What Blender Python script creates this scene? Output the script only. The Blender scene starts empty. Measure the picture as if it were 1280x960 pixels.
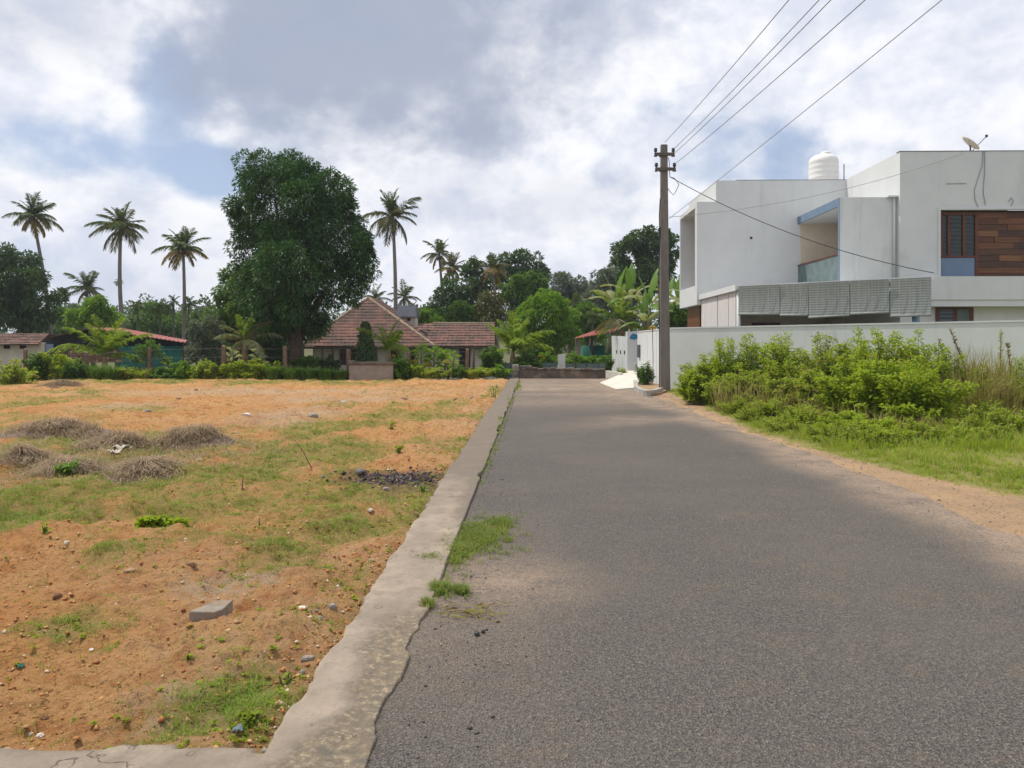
import bpy, math, random
import numpy as np
from mathutils import Vector, Matrix

# ------------------------------------------------------------------ camera, sky, sun, exposure
S = bpy.context.scene
COL = S.collection
EYE, HOR, F = 1.6, 428.0, 960.0
cam_d = bpy.data.cameras.new('camera'); cam = bpy.data.objects.new('camera', cam_d); COL.objects.link(cam)
cam.location = (0, 0, EYE); cam.rotation_euler = (math.radians(90), 0, 0)
cam_d.sensor_width = 36; cam_d.lens = 27.0; cam_d.shift_y = -(480 - HOR) / 1280
cam_d.clip_end = 3000; cam_d.clip_start = .05
S.camera = cam
S.view_settings.view_transform = 'Standard'; S.view_settings.look = 'None'
S.view_settings.exposure = 0.0; S.view_settings.gamma = 1.0; S.view_settings.use_curve_mapping = False
S.cycles.max_bounces = 6; S.cycles.transparent_max_bounces = 6; S.cycles.use_denoising = True

SUN = Vector((-0.44, 0.22, 0.87)).normalized()
sd = bpy.data.lights.new('sun', 'SUN'); sd.energy = 3.9; sd.angle = math.radians(0.6); sd.color = (1.0, .95, .86)
so = bpy.data.objects.new('sun', sd); COL.objects.link(so)
so.rotation_euler = SUN.to_track_quat('Z', 'Y').to_euler()

W = bpy.data.worlds.new('World'); S.world = W; W.use_nodes = True
nt = W.node_tree; nt.nodes.clear()
def N(nt, typ, **kw):
    n = nt.nodes.new(typ)
    for k, v in kw.items():
        if k.startswith('_'): setattr(n, k[1:], v)
        else: n.inputs[k.replace('__', ' ')].default_value = v
    return n
def L(nt, a, b): nt.links.new(a, b)
def math_n(nt, op, a, b=None, c=None, clamp=False):
    n = nt.nodes.new('ShaderNodeMath'); n.operation = op; n.use_clamp = clamp
    for i, x in enumerate((a, b, c)):
        if x is None: continue
        if hasattr(x, 'is_linked'): nt.links.new(x, n.inputs[i])
        else: n.inputs[i].default_value = x
    return n.outputs[0]
def ramp(nt, x, a, b, lo=0., hi=1.):
    n = nt.nodes.new('ShaderNodeMapRange'); n.interpolation_type = 'SMOOTHSTEP'
    n.inputs[1].default_value = a; n.inputs[2].default_value = b; n.inputs[3].default_value = lo; n.inputs[4].default_value = hi
    nt.links.new(x, n.inputs[0]); return n.outputs[0]
def mixc(nt, f, a, b, mode='MIX'):
    n = nt.nodes.new('ShaderNodeMix'); n.data_type = 'RGBA'; n.blend_type = mode
    for s, x in ((n.inputs[0], f), (n.inputs[6], a), (n.inputs[7], b)):
        if hasattr(x, 'is_linked'): nt.links.new(x, s)
        elif isinstance(x, (tuple, list)): s.default_value = (*x[:3], 1)
        else: s.default_value = x
    return n.outputs[2]
def noise(nt, vec, scale, detail=5, rough=.55, dist=0.):
    n = nt.nodes.new('ShaderNodeTexNoise'); n.inputs['Scale'].default_value = scale; n.inputs['Detail'].default_value = detail
    n.inputs['Roughness'].default_value = rough; n.inputs['Distortion'].default_value = dist
    nt.links.new(vec, n.inputs['Vector']); return n.outputs['Fac']

tc = N(nt, 'ShaderNodeTexCoord'); D = tc.outputs['Generated']
sky = N(nt, 'ShaderNodeTexSky'); sky.sky_type = 'NISHITA'; sky.sun_disc = False
sky.sun_elevation = math.asin(SUN.z); sky.sun_rotation = math.atan2(SUN.x, SUN.y); sky.air_density = 1.0; sky.dust_density = 1.5
def blob(px, py, rx, ry):
    """angular distance (1 = edge) from one direction of the sky, measured along the horizon and upward"""
    c = Vector(((px - 640) / F, 1, (HOR - py) / F)).normalized()
    sub = N(nt, 'ShaderNodeVectorMath', _operation='SUBTRACT'); L(nt, D, sub.inputs[0]); sub.inputs[1].default_value = c
    mul = N(nt, 'ShaderNodeVectorMath', _operation='MULTIPLY'); L(nt, sub.outputs[0], mul.inputs[0]); mul.inputs[1].default_value = (F / rx, 1.2, F / ry)
    ln = N(nt, 'ShaderNodeVectorMath', _operation='LENGTH'); L(nt, mul.outputs[0], ln.inputs[0]); return ln.outputs['Value']
mp = N(nt, 'ShaderNodeMapping'); L(nt, D, mp.inputs['Vector']); mp.inputs['Scale'].default_value = (1, 1, 1.35); mp.inputs['Location'].default_value = (3.1, .4, 1.7)
P1 = mp.outputs[0]
n_big = noise(nt, P1, 3.0, 9, .52, .1)
n_mid = noise(nt, P1, 5.8, 9, .56, .15)
n_fine = noise(nt, P1, 21.0, 6, .58, .1)
blue = mixc(nt, .55, sky.outputs[0], (5.3, 6.5, 9.0))
# cloud cover: mostly covered, with a few openings
cover = math_n(nt, 'ADD', math_n(nt, 'MULTIPLY', n_big, .6), math_n(nt, 'MULTIPLY', n_mid, .4))
hole = 0.
for (px, py, rx, ry, k) in ((60, 185, 170, 50, .17), (195, 80, 50, 90, .15), (270, 215, 50, 45, .13), (820, 100, 120, 60, .13), (1000, 200, 150, 60, .13), (720, 250, 120, 60, .05)):
    h = ramp(nt, blob(px, py, rx, ry), 1.25, .2, 0, k)
    hole = math_n(nt, 'ADD', h, hole)
cov = ramp(nt, math_n(nt, 'SUBTRACT', cover, hole), .33, .47)
shade = ramp(nt, math_n(nt, 'ADD', math_n(nt, 'MULTIPLY', n_mid, .65), math_n(nt, 'MULTIPLY', n_fine, .35)), .38, .60)
white = mixc(nt, shade, (7.2, 7.7, 8.95), (10.1, 10.15, 10.5))
tz = N(nt, 'ShaderNodeSeparateXYZ'); L(nt, D, tz.inputs[0])
white = mixc(nt, ramp(nt, tz.outputs[2], .0, .20, .28, 0), white, (6.7, 7.1, 8.6))
c0 = mixc(nt, cov, blue, white)
w = math_n(nt, 'MULTIPLY', math_n(nt, 'SUBTRACT', n_mid, .5), 1.9)
w2 = math_n(nt, 'ADD', w, math_n(nt, 'MULTIPLY', math_n(nt, 'SUBTRACT', n_fine, .5), .6))
dk = None
for (px, py, rx, ry, k) in ((470, 60, 260, 135, .93), (640, 10, 170, 80, .6), (80, 25, 110, 50, .35), (570, 230, 130, 60, .22), (700, 255, 110, 45, .3), (690, 110, 60, 60, .2)):
    q = ramp(nt, math_n(nt, 'ADD', blob(px, py, rx, ry), w2), 1.35, .35, 0, k)
    dk = q if dk is None else math_n(nt, 'MAXIMUM', dk, q)
# dark bellies elsewhere too, so that the sky goes on out of view as it is in view
dk = math_n(nt, 'MAXIMUM', dk, ramp(nt, noise(nt, P1, 1.3, 5, .5, .2), .60, .74, 0, .35))
c1 = mixc(nt, dk, c0, (4.0, 4.5, 5.75))
bg = N(nt, 'ShaderNodeBackground', Strength=.1); L(nt, c1, bg.inputs['Color'])
wo = N(nt, 'ShaderNodeOutputWorld'); L(nt, bg.outputs[0], wo.inputs[0])

# ------------------------------------------------------------------ helpers
rng = np.random.default_rng(7)
def X(px, Y): return (px - 640) * Y / F
def Z(py, Y): return EYE + (HOR - py) * Y / F
def GY(py, z=0.): return F * (EYE - z) / (py - HOR)
def GP(px, py, z=0.):
    Y = GY(py, z); return X(px, Y), Y

_T = np.random.default_rng(99).random((256, 256))
def vn(x, y, s=0):
    x = np.asarray(x, float) + 13.7 * s; y = np.asarray(y, float) + 7.3 * s
    i = np.floor(x).astype(int); j = np.floor(y).astype(int); fx = x - i; fy = y - j
    fx = fx * fx * (3 - 2 * fx); fy = fy * fy * (3 - 2 * fy)
    a = _T[i & 255, j & 255]; b = _T[(i + 1) & 255, j & 255]; c = _T[i & 255, (j + 1) & 255]; d = _T[(i + 1) & 255, (j + 1) & 255]
    return (a * (1 - fx) + b * fx) * (1 - fy) + (c * (1 - fx) + d * fx) * fy
def fbm(x, y, f=1., o=4, s=0):
    t = 0.; a = .5; k = 0.
    for q in range(o):
        t = t + a * vn(np.asarray(x) * f, np.asarray(y) * f, s + q * 3); k += a; a *= .5; f *= 2.03
    return t / k

def mk(name, V, Fc, mat, parent=None, smooth=False, attrs=None):
    V = np.asarray(V, np.float32).reshape(-1, 3)
    me = bpy.data.meshes.new(name)
    if isinstance(Fc, np.ndarray):
        k = Fc.shape[1]; n = len(Fc)
        me.vertices.add(len(V)); me.vertices.foreach_set('co', V.ravel())
        me.loops.add(n * k); me.loops.foreach_set('vertex_index', Fc.astype(np.int32).ravel())
        me.polygons.add(n); me.polygons.foreach_set('loop_start', np.arange(0, n * k, k, dtype=np.int32))
        me.update(calc_edges=True)
    else:
        me.from_pydata([tuple(v) for v in V], [], Fc); me.update()
    if smooth: me.polygons.foreach_set('use_smooth', np.ones(len(me.polygons), bool))
    for k, a in (attrs or {}).items():
        me.attributes.new(k, 'FLOAT', 'POINT').data.foreach_set('value', np.asarray(a, np.float32).ravel())
    if mat: me.materials.append(mat)
    o = bpy.data.objects.new(name, me); COL.objects.link(o)
    if parent: o.parent = parent
    return o
def tag(o, label=None, cat=None, group=None, kind=None):
    if label: o['label'] = label
    if cat: o['category'] = cat
    if group: o['group'] = group
    if kind: o['kind'] = kind
    return o
def thing(name, label, cat, loc=(0, 0, 0), rz=0., group=None):
    o = bpy.data.objects.new(name, None); COL.objects.link(o); o.location = loc; o.rotation_euler = (0, 0, rz)
    o.empty_display_size = .3
    return tag(o, label, cat, group)
def inst(src, parent, loc=(0, 0, 0), rot=(0, 0, 0), sc=1., name=None):
    c = src.copy(); c.name = name or src.name; COL.objects.link(c); c.parent = parent
    c.location = loc; c.rotation_euler = rot; c.scale = (sc, sc, sc) if not isinstance(sc, tuple) else sc
    return c

class MB:
    def __init__(s): s.v = []; s.f = []
    def add(s, v, f):
        b = len(s.v); s.v += [tuple(p) for p in v]; s.f += [[i + b for i in q] for q in f]; return s
    def box(s, x0, x1, y0, y1, z0, z1):
        return s.add([(x0, y0, z0), (x1, y0, z0), (x1, y1, z0), (x0, y1, z0), (x0, y0, z1), (x1, y0, z1), (x1, y1, z1), (x0, y1, z1)],
                     [[3, 2, 1, 0], [4, 5, 6, 7], [0, 1, 5, 4], [1, 2, 6, 5], [2, 3, 7, 6], [3, 0, 4, 7]])
    def prism(s, poly, z0, z1):
        n = len(poly)
        return s.add([(x, y, z0) for x, y in poly] + [(x, y, z1) for x, y in poly],
                     [list(range(n))[::-1], list(range(n, 2 * n))] + [[i, (i + 1) % n, n + (i + 1) % n, n + i] for i in range(n)])
    def hexa(s, a, b):
        return s.add(list(a) + list(b), [[3, 2, 1, 0], [4, 5, 6, 7], [0, 1, 5, 4], [1, 2, 6, 5], [2, 3, 7, 6], [3, 0, 4, 7]])
    def tube(s, pts, r, n=6, cap=True):
        pts = [Vector(p) for p in pts]; rs = r if isinstance(r, (list, tuple)) else [r] * len(pts)
        v = []; f = []
        ref = Vector((0, 0, 1))
        for i, p in enumerate(pts):
            t = (pts[min(i + 1, len(pts) - 1)] - pts[max(i - 1, 0)]).normalized()
            a = t.cross(ref if abs(t.dot(ref)) < .95 else Vector((0, 1, 0))).normalized()
            if i and a.dot(pa) < 0: a = -a
            pa = a; b = t.cross(a)
            for k in range(n):
                q = 2 * math.pi * k / n; v.append(p + (a * math.cos(q) + b * math.sin(q)) * rs[i])
        for i in range(len(pts) - 1):
            for k in range(n):
                k2 = (k + 1) % n; f.append([i * n + k, i * n + k2, (i + 1) * n + k2, (i + 1) * n + k])
        if cap: f.append(list(range(n))[::-1]); f.append(list(range((len(pts) - 1) * n, len(pts) * n)))
        return s.add(v, f)
    def lathe(s, prof, n=24, c=(0, 0)):
        v = [(c[0] + r * math.cos(2 * math.pi * k / n), c[1] + r * math.sin(2 * math.pi * k / n), z) for r, z in prof for k in range(n)]
        f = [[i * n + k, i * n + (k + 1) % n, (i + 1) * n + (k + 1) % n, (i + 1) * n + k] for i in range(len(prof) - 1) for k in range(n)]
        f += [list(range(n))[::-1], list(range((len(prof) - 1) * n, len(prof) * n))]
        return s.add(v, f)
    def build(s, name, mat, parent=None, smooth=False, bevel=0.):
        o = mk(name, s.v, s.f, mat, parent, smooth)
        if bevel:
            m = o.modifiers.new('bevel', 'BEVEL'); m.width = bevel; m.segments = 2; m.limit_method = 'ANGLE'
        return o

# ------------------------------------------------------------------ materials
def newmat(name):
    m = bpy.data.materials.new(name); m.use_nodes = True; t = m.node_tree; t.nodes.clear()
    out = t.nodes.new('ShaderNodeOutputMaterial'); p = t.nodes.new('ShaderNodeBsdfPrincipled'); L(t, p.outputs[0], out.inputs[0])
    return m, t, p, out
def objvec(t): return t.nodes.new('ShaderNodeTexCoord').outputs['Object']
def bump_in(t, p, h, strength, dist=.02):
    b = t.nodes.new('ShaderNodeBump'); b.inputs['Strength'].default_value = strength; b.inputs['Distance'].default_value = dist
    L(t, h, b.inputs['Height']); L(t, b.outputs[0], p.inputs['Normal'])
def surf(name, c1, c2=None, scale=4., rough=.8, bump=.25, bscale=40., c3=None, s3=.7, t3=(.55, .72), metal=0., stretch=None, bdist=.01, streak=0.):
    m, t, p, o = newmat(name); v = objvec(t)
    if stretch:
        mpn = t.nodes.new('ShaderNodeMapping'); mpn.inputs['Scale'].default_value = stretch; L(t, v, mpn.inputs[0]); v = mpn.outputs[0]
    c2 = c2 or tuple(x * .8 for x in c1)
    col = mixc(t, ramp(t, noise(t, v, scale, 7, .62), .35, .65), c1, c2)
    if c3: col = mixc(t, ramp(t, noise(t, v, s3, 8, .66), *t3), col, c3)
    if streak:   # rain streaks and grime
        ms = t.nodes.new('ShaderNodeMapping'); ms.inputs['Scale'].default_value = (1, 1, .07); L(t, v, ms.inputs[0])
        k = math_n(t, 'MULTIPLY', ramp(t, noise(t, ms.outputs[0], 3.2, 8, .7), .52, .78), ramp(t, noise(t, v, .35, 4, .6), .40, .62))
        col = mixc(t, math_n(t, 'MULTIPLY', k, streak * 4, None, True), col, tuple(x * .72 for x in c1))
    L(t, col, p.inputs['Base Color']); p.inputs['Roughness'].default_value = rough; p.inputs['Metallic'].default_value = metal
    p.inputs['Specular IOR Level'].default_value = .3
    if bump: bump_in(t, p, noise(t, v, bscale, 5, .6), bump, bdist)
    return m
def leafmat(name, c1, c2, trans=.3, rough=.55, nscale=.9, c3=None, f3=.06):
    m, t, p, out = newmat(name)
    g = t.nodes.new('ShaderNodeNewGeometry'); r = g.outputs['Random Per Island']
    a = math_n(t, 'ADD', math_n(t, 'MULTIPLY', r, .6), math_n(t, 'MULTIPLY', ramp(t, noise(t, objvec(t), nscale, 3), .35, .65), .4))
    col = mixc(t, a, c1, c2)
    if c3: col = mixc(t, math_n(t, 'GREATER_THAN', math_n(t, 'FRACT', math_n(t, 'MULTIPLY', r, 37.7)), 1 - f3), col, c3)
    L(t, col, p.inputs['Base Color']); p.inputs['Roughness'].default_value = rough; p.inputs['Specular IOR Level'].default_value = .18
    tr = t.nodes.new('ShaderNodeBsdfTranslucent'); L(t, mixc(t, 1., col, (1.0, 1.0, .55), 'MULTIPLY'), tr.inputs[0])
    mx = t.nodes.new('ShaderNodeMixShader'); mx.inputs[0].default_value = trans
    L(t, p.outputs[0], mx.inputs[1]); L(t, tr.outputs[0], mx.inputs[2]); L(t, mx.outputs[0], out.inputs[0])
    return m
def attr(t, n):
    a = t.nodes.new('ShaderNodeAttribute'); a.attribute_name = n; return a.outputs['Fac']

M = {}
M['white'] = surf('white_paint', (.595, .61, .605), (.565, .58, .58), 1.5, .65, .08, 120, streak=.24, c3=(.48, .48, .47), s3=.6, t3=(.6, .85))
M['wallpaint'] = surf('compound_wall_paint', (.565, .595, .585), (.53, .56, .55), 1.2, .7, .1, 90, streak=.22, c3=(.42, .435, .41), s3=.5, t3=(.52, .75))
M['beige'] = surf('beige_paint', (.62, .54, .44), (.56, .48, .38), 2, .7, .05)
M['bluepaint'] = surf('blue_paint', (.15, .215, .31), (.135, .195, .285), 2, .5, .05)
M['brownframe'] = surf('varnished_brown_frame', (.13, .035, .018), (.09, .025, .014), 8, .4, .1, 60, stretch=(1, 1, .2))
M['darkmetal'] = surf('dark_metal', (.05, .05, .055), (.035, .035, .04), 5, .5, .05)
M['concrete_old'] = surf('old_concrete', (.21, .19, .165), (.15, .135, .12), 3, .9, .5, 50, c3=(.07, .065, .055), s3=1.3, t3=(.5, .7))
M['pole'] = surf('weathered_pole_concrete', (.20, .175, .155), (.14, .125, .11), 6, .9, .4, 70, c3=(.10, .09, .08), s3=1.5, stretch=(1, 1, .25))
M['iron'] = surf('rusty_iron', (.13, .10, .09), (.09, .07, .06), 9, .7, .2)
M['wire'] = surf('grey_wire', (.30, .30, .32), (.24, .24, .26), 5, .5, 0)
M['cable'] = surf('dark_cable', (.06, .06, .07), (.05, .05, .06), 5, .5, 0)
M['bark'] = surf('brown_bark', (.095, .07, .05), (.06, .045, .033), 5, .95, .8, 18, stretch=(1, 1, .35), bdist=.03)
M['palmbark'] = surf('grey_palm_bark', (.20, .18, .155), (.14, .125, .11), 4, .95, .6, 9, stretch=(.4, .4, 3), bdist=.03)
M['arecabark'] = surf('green_areca_bark', (.09, .10, .06), (.06, .075, .045), 4, .9, .4, 9, stretch=(.4, .4, 3))
M['tile'] = surf('clay_tile', (.215, .108, .080), (.145, .078, .062), 1.7, .9, .4, 30, c3=(.085, .062, .052), s3=.9, t3=(.38, .66))
M['tile_pale'] = surf('pale_mortared_ridge', (.36, .28, .20), (.27, .20, .14), 3, .9, .4, 30)
M['tin_red'] = surf('red_tin_sheet', (.42, .13, .095), (.34, .10, .08), 1.5, .55, .1, 20, c3=(.22, .10, .08), s3=1.1)
M['tarp'] = surf('green_net_tarp', (.012, .13, .10), (.01, .10, .08), 1.5, .7, .3, 12)
M['black'] = surf('shed_shade_black', (.014, .014, .016), (.01, .01, .012), 3, .7, .2)  # near-black colour standing for the shade inside the shed
M['plaster'] = surf('old_limewashed_plaster', (.56, .52, .45), (.48, .44, .37), 2, .9, .2, 30, c3=(.34, .28, .22), s3=.9)
M['dark'] = surf('dark_interior', (.03, .026, .024), (.02, .018, .017), 3, .8, 0)
M['brick_post'] = surf('laterite_post', (.19, .12, .085), (.13, .085, .06), 6, .95, .6, 30, c3=(.08, .07, .05), s3=3)
M['wellplaster'] = surf('weathered_tank_plaster', (.34, .27, .22), (.27, .215, .175), 4, .9, .4, 35, c3=(.15, .13, .11), s3=1.4, t3=(.52, .72))
M['slate'] = surf('slate_sheet', (.10, .11, .14), (.08, .085, .11), 3, .5, .1)
M['plastic_white'] = surf('white_tank_plastic', (.78, .77, .74), (.74, .73, .70), 3, .45, .03)
M['blind'] = None
M['rock'] = surf('laterite_rock', (.36, .23, .14), (.26, .16, .095), 9, .95, .7, 40, c3=(.40, .33, .26), s3=4)
M['rock_grey'] = surf('grey_stone', (.30, .26, .22), (.22, .19, .165), 9, .95, .6, 50, c3=(.13, .11, .09), s3=5)
M['rock_pale'] = surf('pale_stone', (.62, .56, .48), (.50, .44, .36), 9, .9, .5, 50)
M['rock_dark'] = surf('dark_clod', (.15, .075, .04), (.10, .05, .03), 9, .95, .8, 40)
M['straw'] = leafmat('dry_straw', (.26, .185, .125), (.44, .34, .24), .2, .9)
M['mound'] = surf('dry_heap_litter', (.17, .12, .09), (.26, .19, .14), 9, 1., .9, 25, bdist=.05)
M['ramp'] = surf('pale_cement_ramp', (.62, .58, .51), (.53, .49, .42), 2, .85, .3, 40)
M['kerb'] = surf('grey_cement_kerb', (.40, .38, .34), (.31, .29, .26), 3, .9, .4, 40)
M['white_stone'] = surf('white_granite_post', (.55, .55, .53), (.47, .47, .46), 6, .8, .2)
M['netblue'] = surf('blue_grey_net', (.14, .19, .19), (.10, .14, .14), 2.5, .8, .2)
M['moss_wall'] = surf('mossy_dark_wall', (.13, .10, .078), (.08, .066, .054), 3, .95, .6, 30, c3=(.26, .20, .145), s3=1.2, t3=(.45, .65))
M['yellow'] = surf('yellow_cloth', (.55, .42, .10), (.48, .36, .08), 5, .8, 0)
M['teal'] = surf('blue_emblem', (.02, .19, .34), (.015, .16, .30), 5, .4, 0)
M['coir'] = surf('dry_frond_stub', (.28, .20, .12), (.2, .14, .08), 5, .9, .3)
M['stem'] = surf('green_stem', (.10, .13, .04), (.08, .09, .035), 5, .8, 0)
M['stem_dry'] = surf('dry_stem', (.16, .11, .07), (.11, .08, .05), 5, .9, 0)
M['glass'] = surf('dark_window_glass', (.03, .05, .055), (.025, .04, .045), 1, .08, 0)
M['ochre_plank'] = None
# leaves
LF = {
 'mango': leafmat('mango_leaf', (.026, .084, .026), (.062, .145, .038), .25, .42, c3=(.12, .20, .06), f3=.10),
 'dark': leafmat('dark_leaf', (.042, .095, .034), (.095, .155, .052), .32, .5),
 'mid': leafmat('mid_green_leaf', (.070, .155, .028), (.14, .24, .046), .38, .5),
 'bright': leafmat('bright_green_leaf', (.10, .22, .020), (.22, .36, .044), .42, .5),
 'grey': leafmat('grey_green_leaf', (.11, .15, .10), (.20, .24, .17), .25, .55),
 'red': leafmat('reddish_leaf', (.17, .135, .055), (.13, .17, .055), .28, .5),
 'weed': leafmat('weed_leaf', (.21, .31, .020), (.40, .49, .055), .50, .5, 1.4, c3=(.34, .30, .04), f3=.05),
 'weed2': leafmat('dull_weed_leaf', (.20, .29, .028), (.38, .44, .060), .50, .55, 1.6, c3=(.30, .21, .10), f3=.10),
 'lime': leafmat('lime_leaf', (.14, .26, .03), (.26, .36, .05), .4, .5, c3=(.5, .42, .05), f3=.06),
 'grass': leafmat('grass_blade', (.21, .31, .030), (.38, .46, .070), .48, .6, 1.2, c3=(.42, .34, .15), f3=.16),
 'fieldgrass': leafmat('field_grass_blade', (.14, .23, .025), (.28, .37, .060), .35, .65, .8, c3=(.36, .28, .14), f3=.15),
 'stripgrass': leafmat('strip_grass_blade', (.12, .20, .028), (.25, .32, .060), .4, .6, 1.2, c3=(.36, .28, .13), f3=.14),
 'reed': leafmat('long_grass_blade', (.075, .18, .026), (.19, .31, .05), .3, .5),
 'drygrass': leafmat('dry_grass_blade', (.29, .25, .10), (.38, .37, .13), .35, .8, c3=(.20, .11, .07), f3=.2),
 'palm': leafmat('palm_leaflet', (.065, .105, .030), (.13, .175, .055), .28, .45),
 'palm_dull': leafmat('dull_palm_leaflet', (.10, .11, .045), (.18, .17, .075), .25, .5),
 'palm_dry': leafmat('yellowed_palm_leaflet', (.24, .17, .05), (.34, .25, .09), .3, .6),
 'palm_young': leafmat('young_palm_leaflet', (.14, .25, .025), (.30, .38, .055), .48, .42),
 'palm_grey': leafmat('pale_palm_leaflet', (.15, .18, .085), (.26, .27, .15), .3, .5),
 'banana': leafmat('banana_leaf', (.07, .16, .026), (.16, .27, .05), .42, .38, c3=(.26, .28, .12), f3=.15),
 'pale': leafmat('pale_big_leaf', (.30, .38, .20), (.40, .45, .28), .35, .5),
}

# soil of the field, with grass litter, pale rubble and char as real ground cover
def soilmat():
    m, t, p, o = newmat('orange_laterite_soil'); v = objvec(t)
    a = ramp(t, noise(t, v, .9, 8, .65), .32, .68)
    col = mixc(t, a, (.55, .265, .10), (.60, .34, .145))
    col = mixc(t, ramp(t, noise(t, v, 3.3, 8, .7), .50, .68), col, (.42, .17, .058))
    col = mixc(t, ramp(t, noise(t, v, 26, 5, .7), .50, .70), col, (.25, .125, .055))  # dark crumbs, also fine shade between clods put into the colour
    col = mixc(t, ramp(t, noise(t, v, 55, 4, .7), .58, .74), col, (.60, .40, .22))
    pale = math_n(t, 'MULTIPLY', attr(t, 'pale'), ramp(t, noise(t, v, 9, 7, .7), .30, .62))
    col = mixc(t, pale, col, (.50, .36, .24))
    g = ramp(t, math_n(t, 'ADD', math_n(t, 'MULTIPLY', attr(t, 'cov'), .75), math_n(t, 'MULTIPLY', math_n(t, 'SUBTRACT', noise(t, v, 7, 8, .75), .5), .9)), .32, .72)
    gcol = mixc(t, ramp(t, noise(t, v, 18, 6, .7), .35, .65), (.23, .235, .060), (.34, .265, .095))
    col = mixc(t, math_n(t, 'MULTIPLY', g, .8), col, gcol)
    ch = math_n(t, 'MULTIPLY', attr(t, 'char'), ramp(t, noise(t, v, 22, 5, .7), .25, .55))
    col = mixc(t, ch, col, (.075, .062, .060))
    L(t, col, p.inputs['Base Color']); p.inputs['Roughness'].default_value = 1.; p.inputs['Specular IOR Level'].default_value = .1
    h = math_n(t, 'ADD', noise(t, v, 14, 8, .72), math_n(t, 'MULTIPLY', noise(t, v, 60, 4, .7), .4))
    bump_in(t, p, h, 1., .085)
    return m
def roadmat():
    m, t, p, o = newmat('worn_asphalt'); v = objvec(t)
    vo = t.nodes.new('ShaderNodeTexVoronoi'); vo.inputs['Scale'].default_value = 105; vo.inputs['Randomness'].default_value = 1; L(t, v, vo.inputs['Vector'])
    ag = ramp(t, noise(t, v, 60, 3, .7), .36, .66)
    col = mixc(t, ag, (.068, .060, .054), (.158, .139, .121))
    sp = t.nodes.new('ShaderNodeSeparateColor'); L(t, vo.outputs['Color'], sp.inputs[0])
    col = mixc(t, ramp(t, sp.outputs[0], .80, .98, 0, .7), col, (.24, .20, .155))
    col = mixc(t, ramp(t, sp.outputs[1], .78, .95, 0, .7), col, (.045, .042, .042))
    col = mixc(t, ramp(t, noise(t, v, .55, 7, .6), .35, .7, 0, .35), col, (.165, .142, .120))
    col = mixc(t, ramp(t, noise(t, v, 1.7, 7, .65), .52, .74, 0, .28), col, (.066, .060, .060))
    col = mixc(t, ramp(t, noise(t, v, 2.6, 9, .75), .52, .74, 0, .55), col, (.20, .145, .095))
    col = mixc(t, ramp(t, noise(t, v, 9, 6, .75), .56, .74, 0, .45), col, (.055, .048, .043))
    d = math_n(t, 'MULTIPLY', attr(t, 'dust'), ramp(t, math_n(t, 'ADD', math_n(t, 'MULTIPLY', noise(t, v, 2.4, 9, .72), .6), math_n(t, 'MULTIPLY', noise(t, v, 30, 4, .7), .4)), .30, .60))
    col = mixc(t, d, col, mixc(t, ramp(t, noise(t, v, 28, 5, .7), .4, .65), (.40, .29, .205), (.28, .21, .155)))
    L(t, col, p.inputs['Base Color']); p.inputs['Roughness'].default_value = .85; p.inputs['Specular IOR Level'].default_value = .3
    h = math_n(t, 'ADD', vo.outputs['Distance'], math_n(t, 'MULTIPLY', noise(t, v, 30, 5, .7), .8))
    bump_in(t, p, h, .9, .014)
    return m
def stripmat():
    m, t, p, o = newmat('weathered_cement_strip'); v = objvec(t)
    col = mixc(t, ramp(t, noise(t, v, 2.2, 8, .65), .35, .65), (.345, .28, .22), (.245, .20, .157))
    col = mixc(t, ramp(t, noise(t, v, 24, 6, .7), .50, .72, 0, .7), col, (.25, .195, .145)); col = mixc(t, ramp(t, noise(t, v, 7, 8, .72), .46, .72, 0, .75), col, (.19, .155, .12))
    dk = ramp(t, math_n(t, 'ADD', math_n(t, 'MULTIPLY', attr(t, 'moss'), .85), math_n(t, 'MULTIPLY', noise(t, v, 2.6, 9, .7), .6)), .44, .78)
    col = mixc(t, math_n(t, 'MULTIPLY', dk, .85), col, (.155, .128, .10))
    br = ramp(t, math_n(t, 'ADD', math_n(t, 'MULTIPLY', attr(t, 'broken'), .55), math_n(t, 'MULTIPLY', noise(t, v, 11, 10, .82), .6)), .46, .82)
    col = mixc(t, br, col, mixc(t, ramp(t, noise(t, v, 16, 9, .8), .36, .62), (.13, .112, .09), mixc(t, ramp(t, noise(t, v, 34, 4, .7), .45, .65), (.20, .155, .105), (.36, .29, .20))))
    vo = t.nodes.new('ShaderNodeTexVoronoi'); vo.feature = 'DISTANCE_TO_EDGE'; vo.inputs['Scale'].default_value = 1.1
    n2 = t.nodes.new('ShaderNodeTexNoise'); n2.inputs['Scale'].default_value = 4; n2.inputs['Detail'].default_value = 6; L(t, v, n2.inputs['Vector'])
    va = t.nodes.new('ShaderNodeVectorMath'); va.operation = 'ADD'; L(t, v, va.inputs[0]); L(t, n2.outputs['Color'], va.inputs[1]); L(t, va.outputs[0], vo.inputs['Vector'])
    crack = math_n(t, 'MULTIPLY', ramp(t, vo.outputs['Distance'], .012, .0, 0, .7), ramp(t, noise(t, v, .9, 3), .52, .6))
    col = mixc(t, crack, col, (.06, .05, .042))
    L(t, col, p.inputs['Base Color']); p.inputs['Roughness'].default_value = .95; p.inputs['Specular IOR Level'].default_value = .2
    h = math_n(t, 'ADD', noise(t, v, 20, 8, .7), math_n(t, 'MULTIPLY', br, -.5)); h = math_n(t, 'SUBTRACT', h, crack)
    bump_in(t, p, h, .6, .02)
    return m
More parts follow.
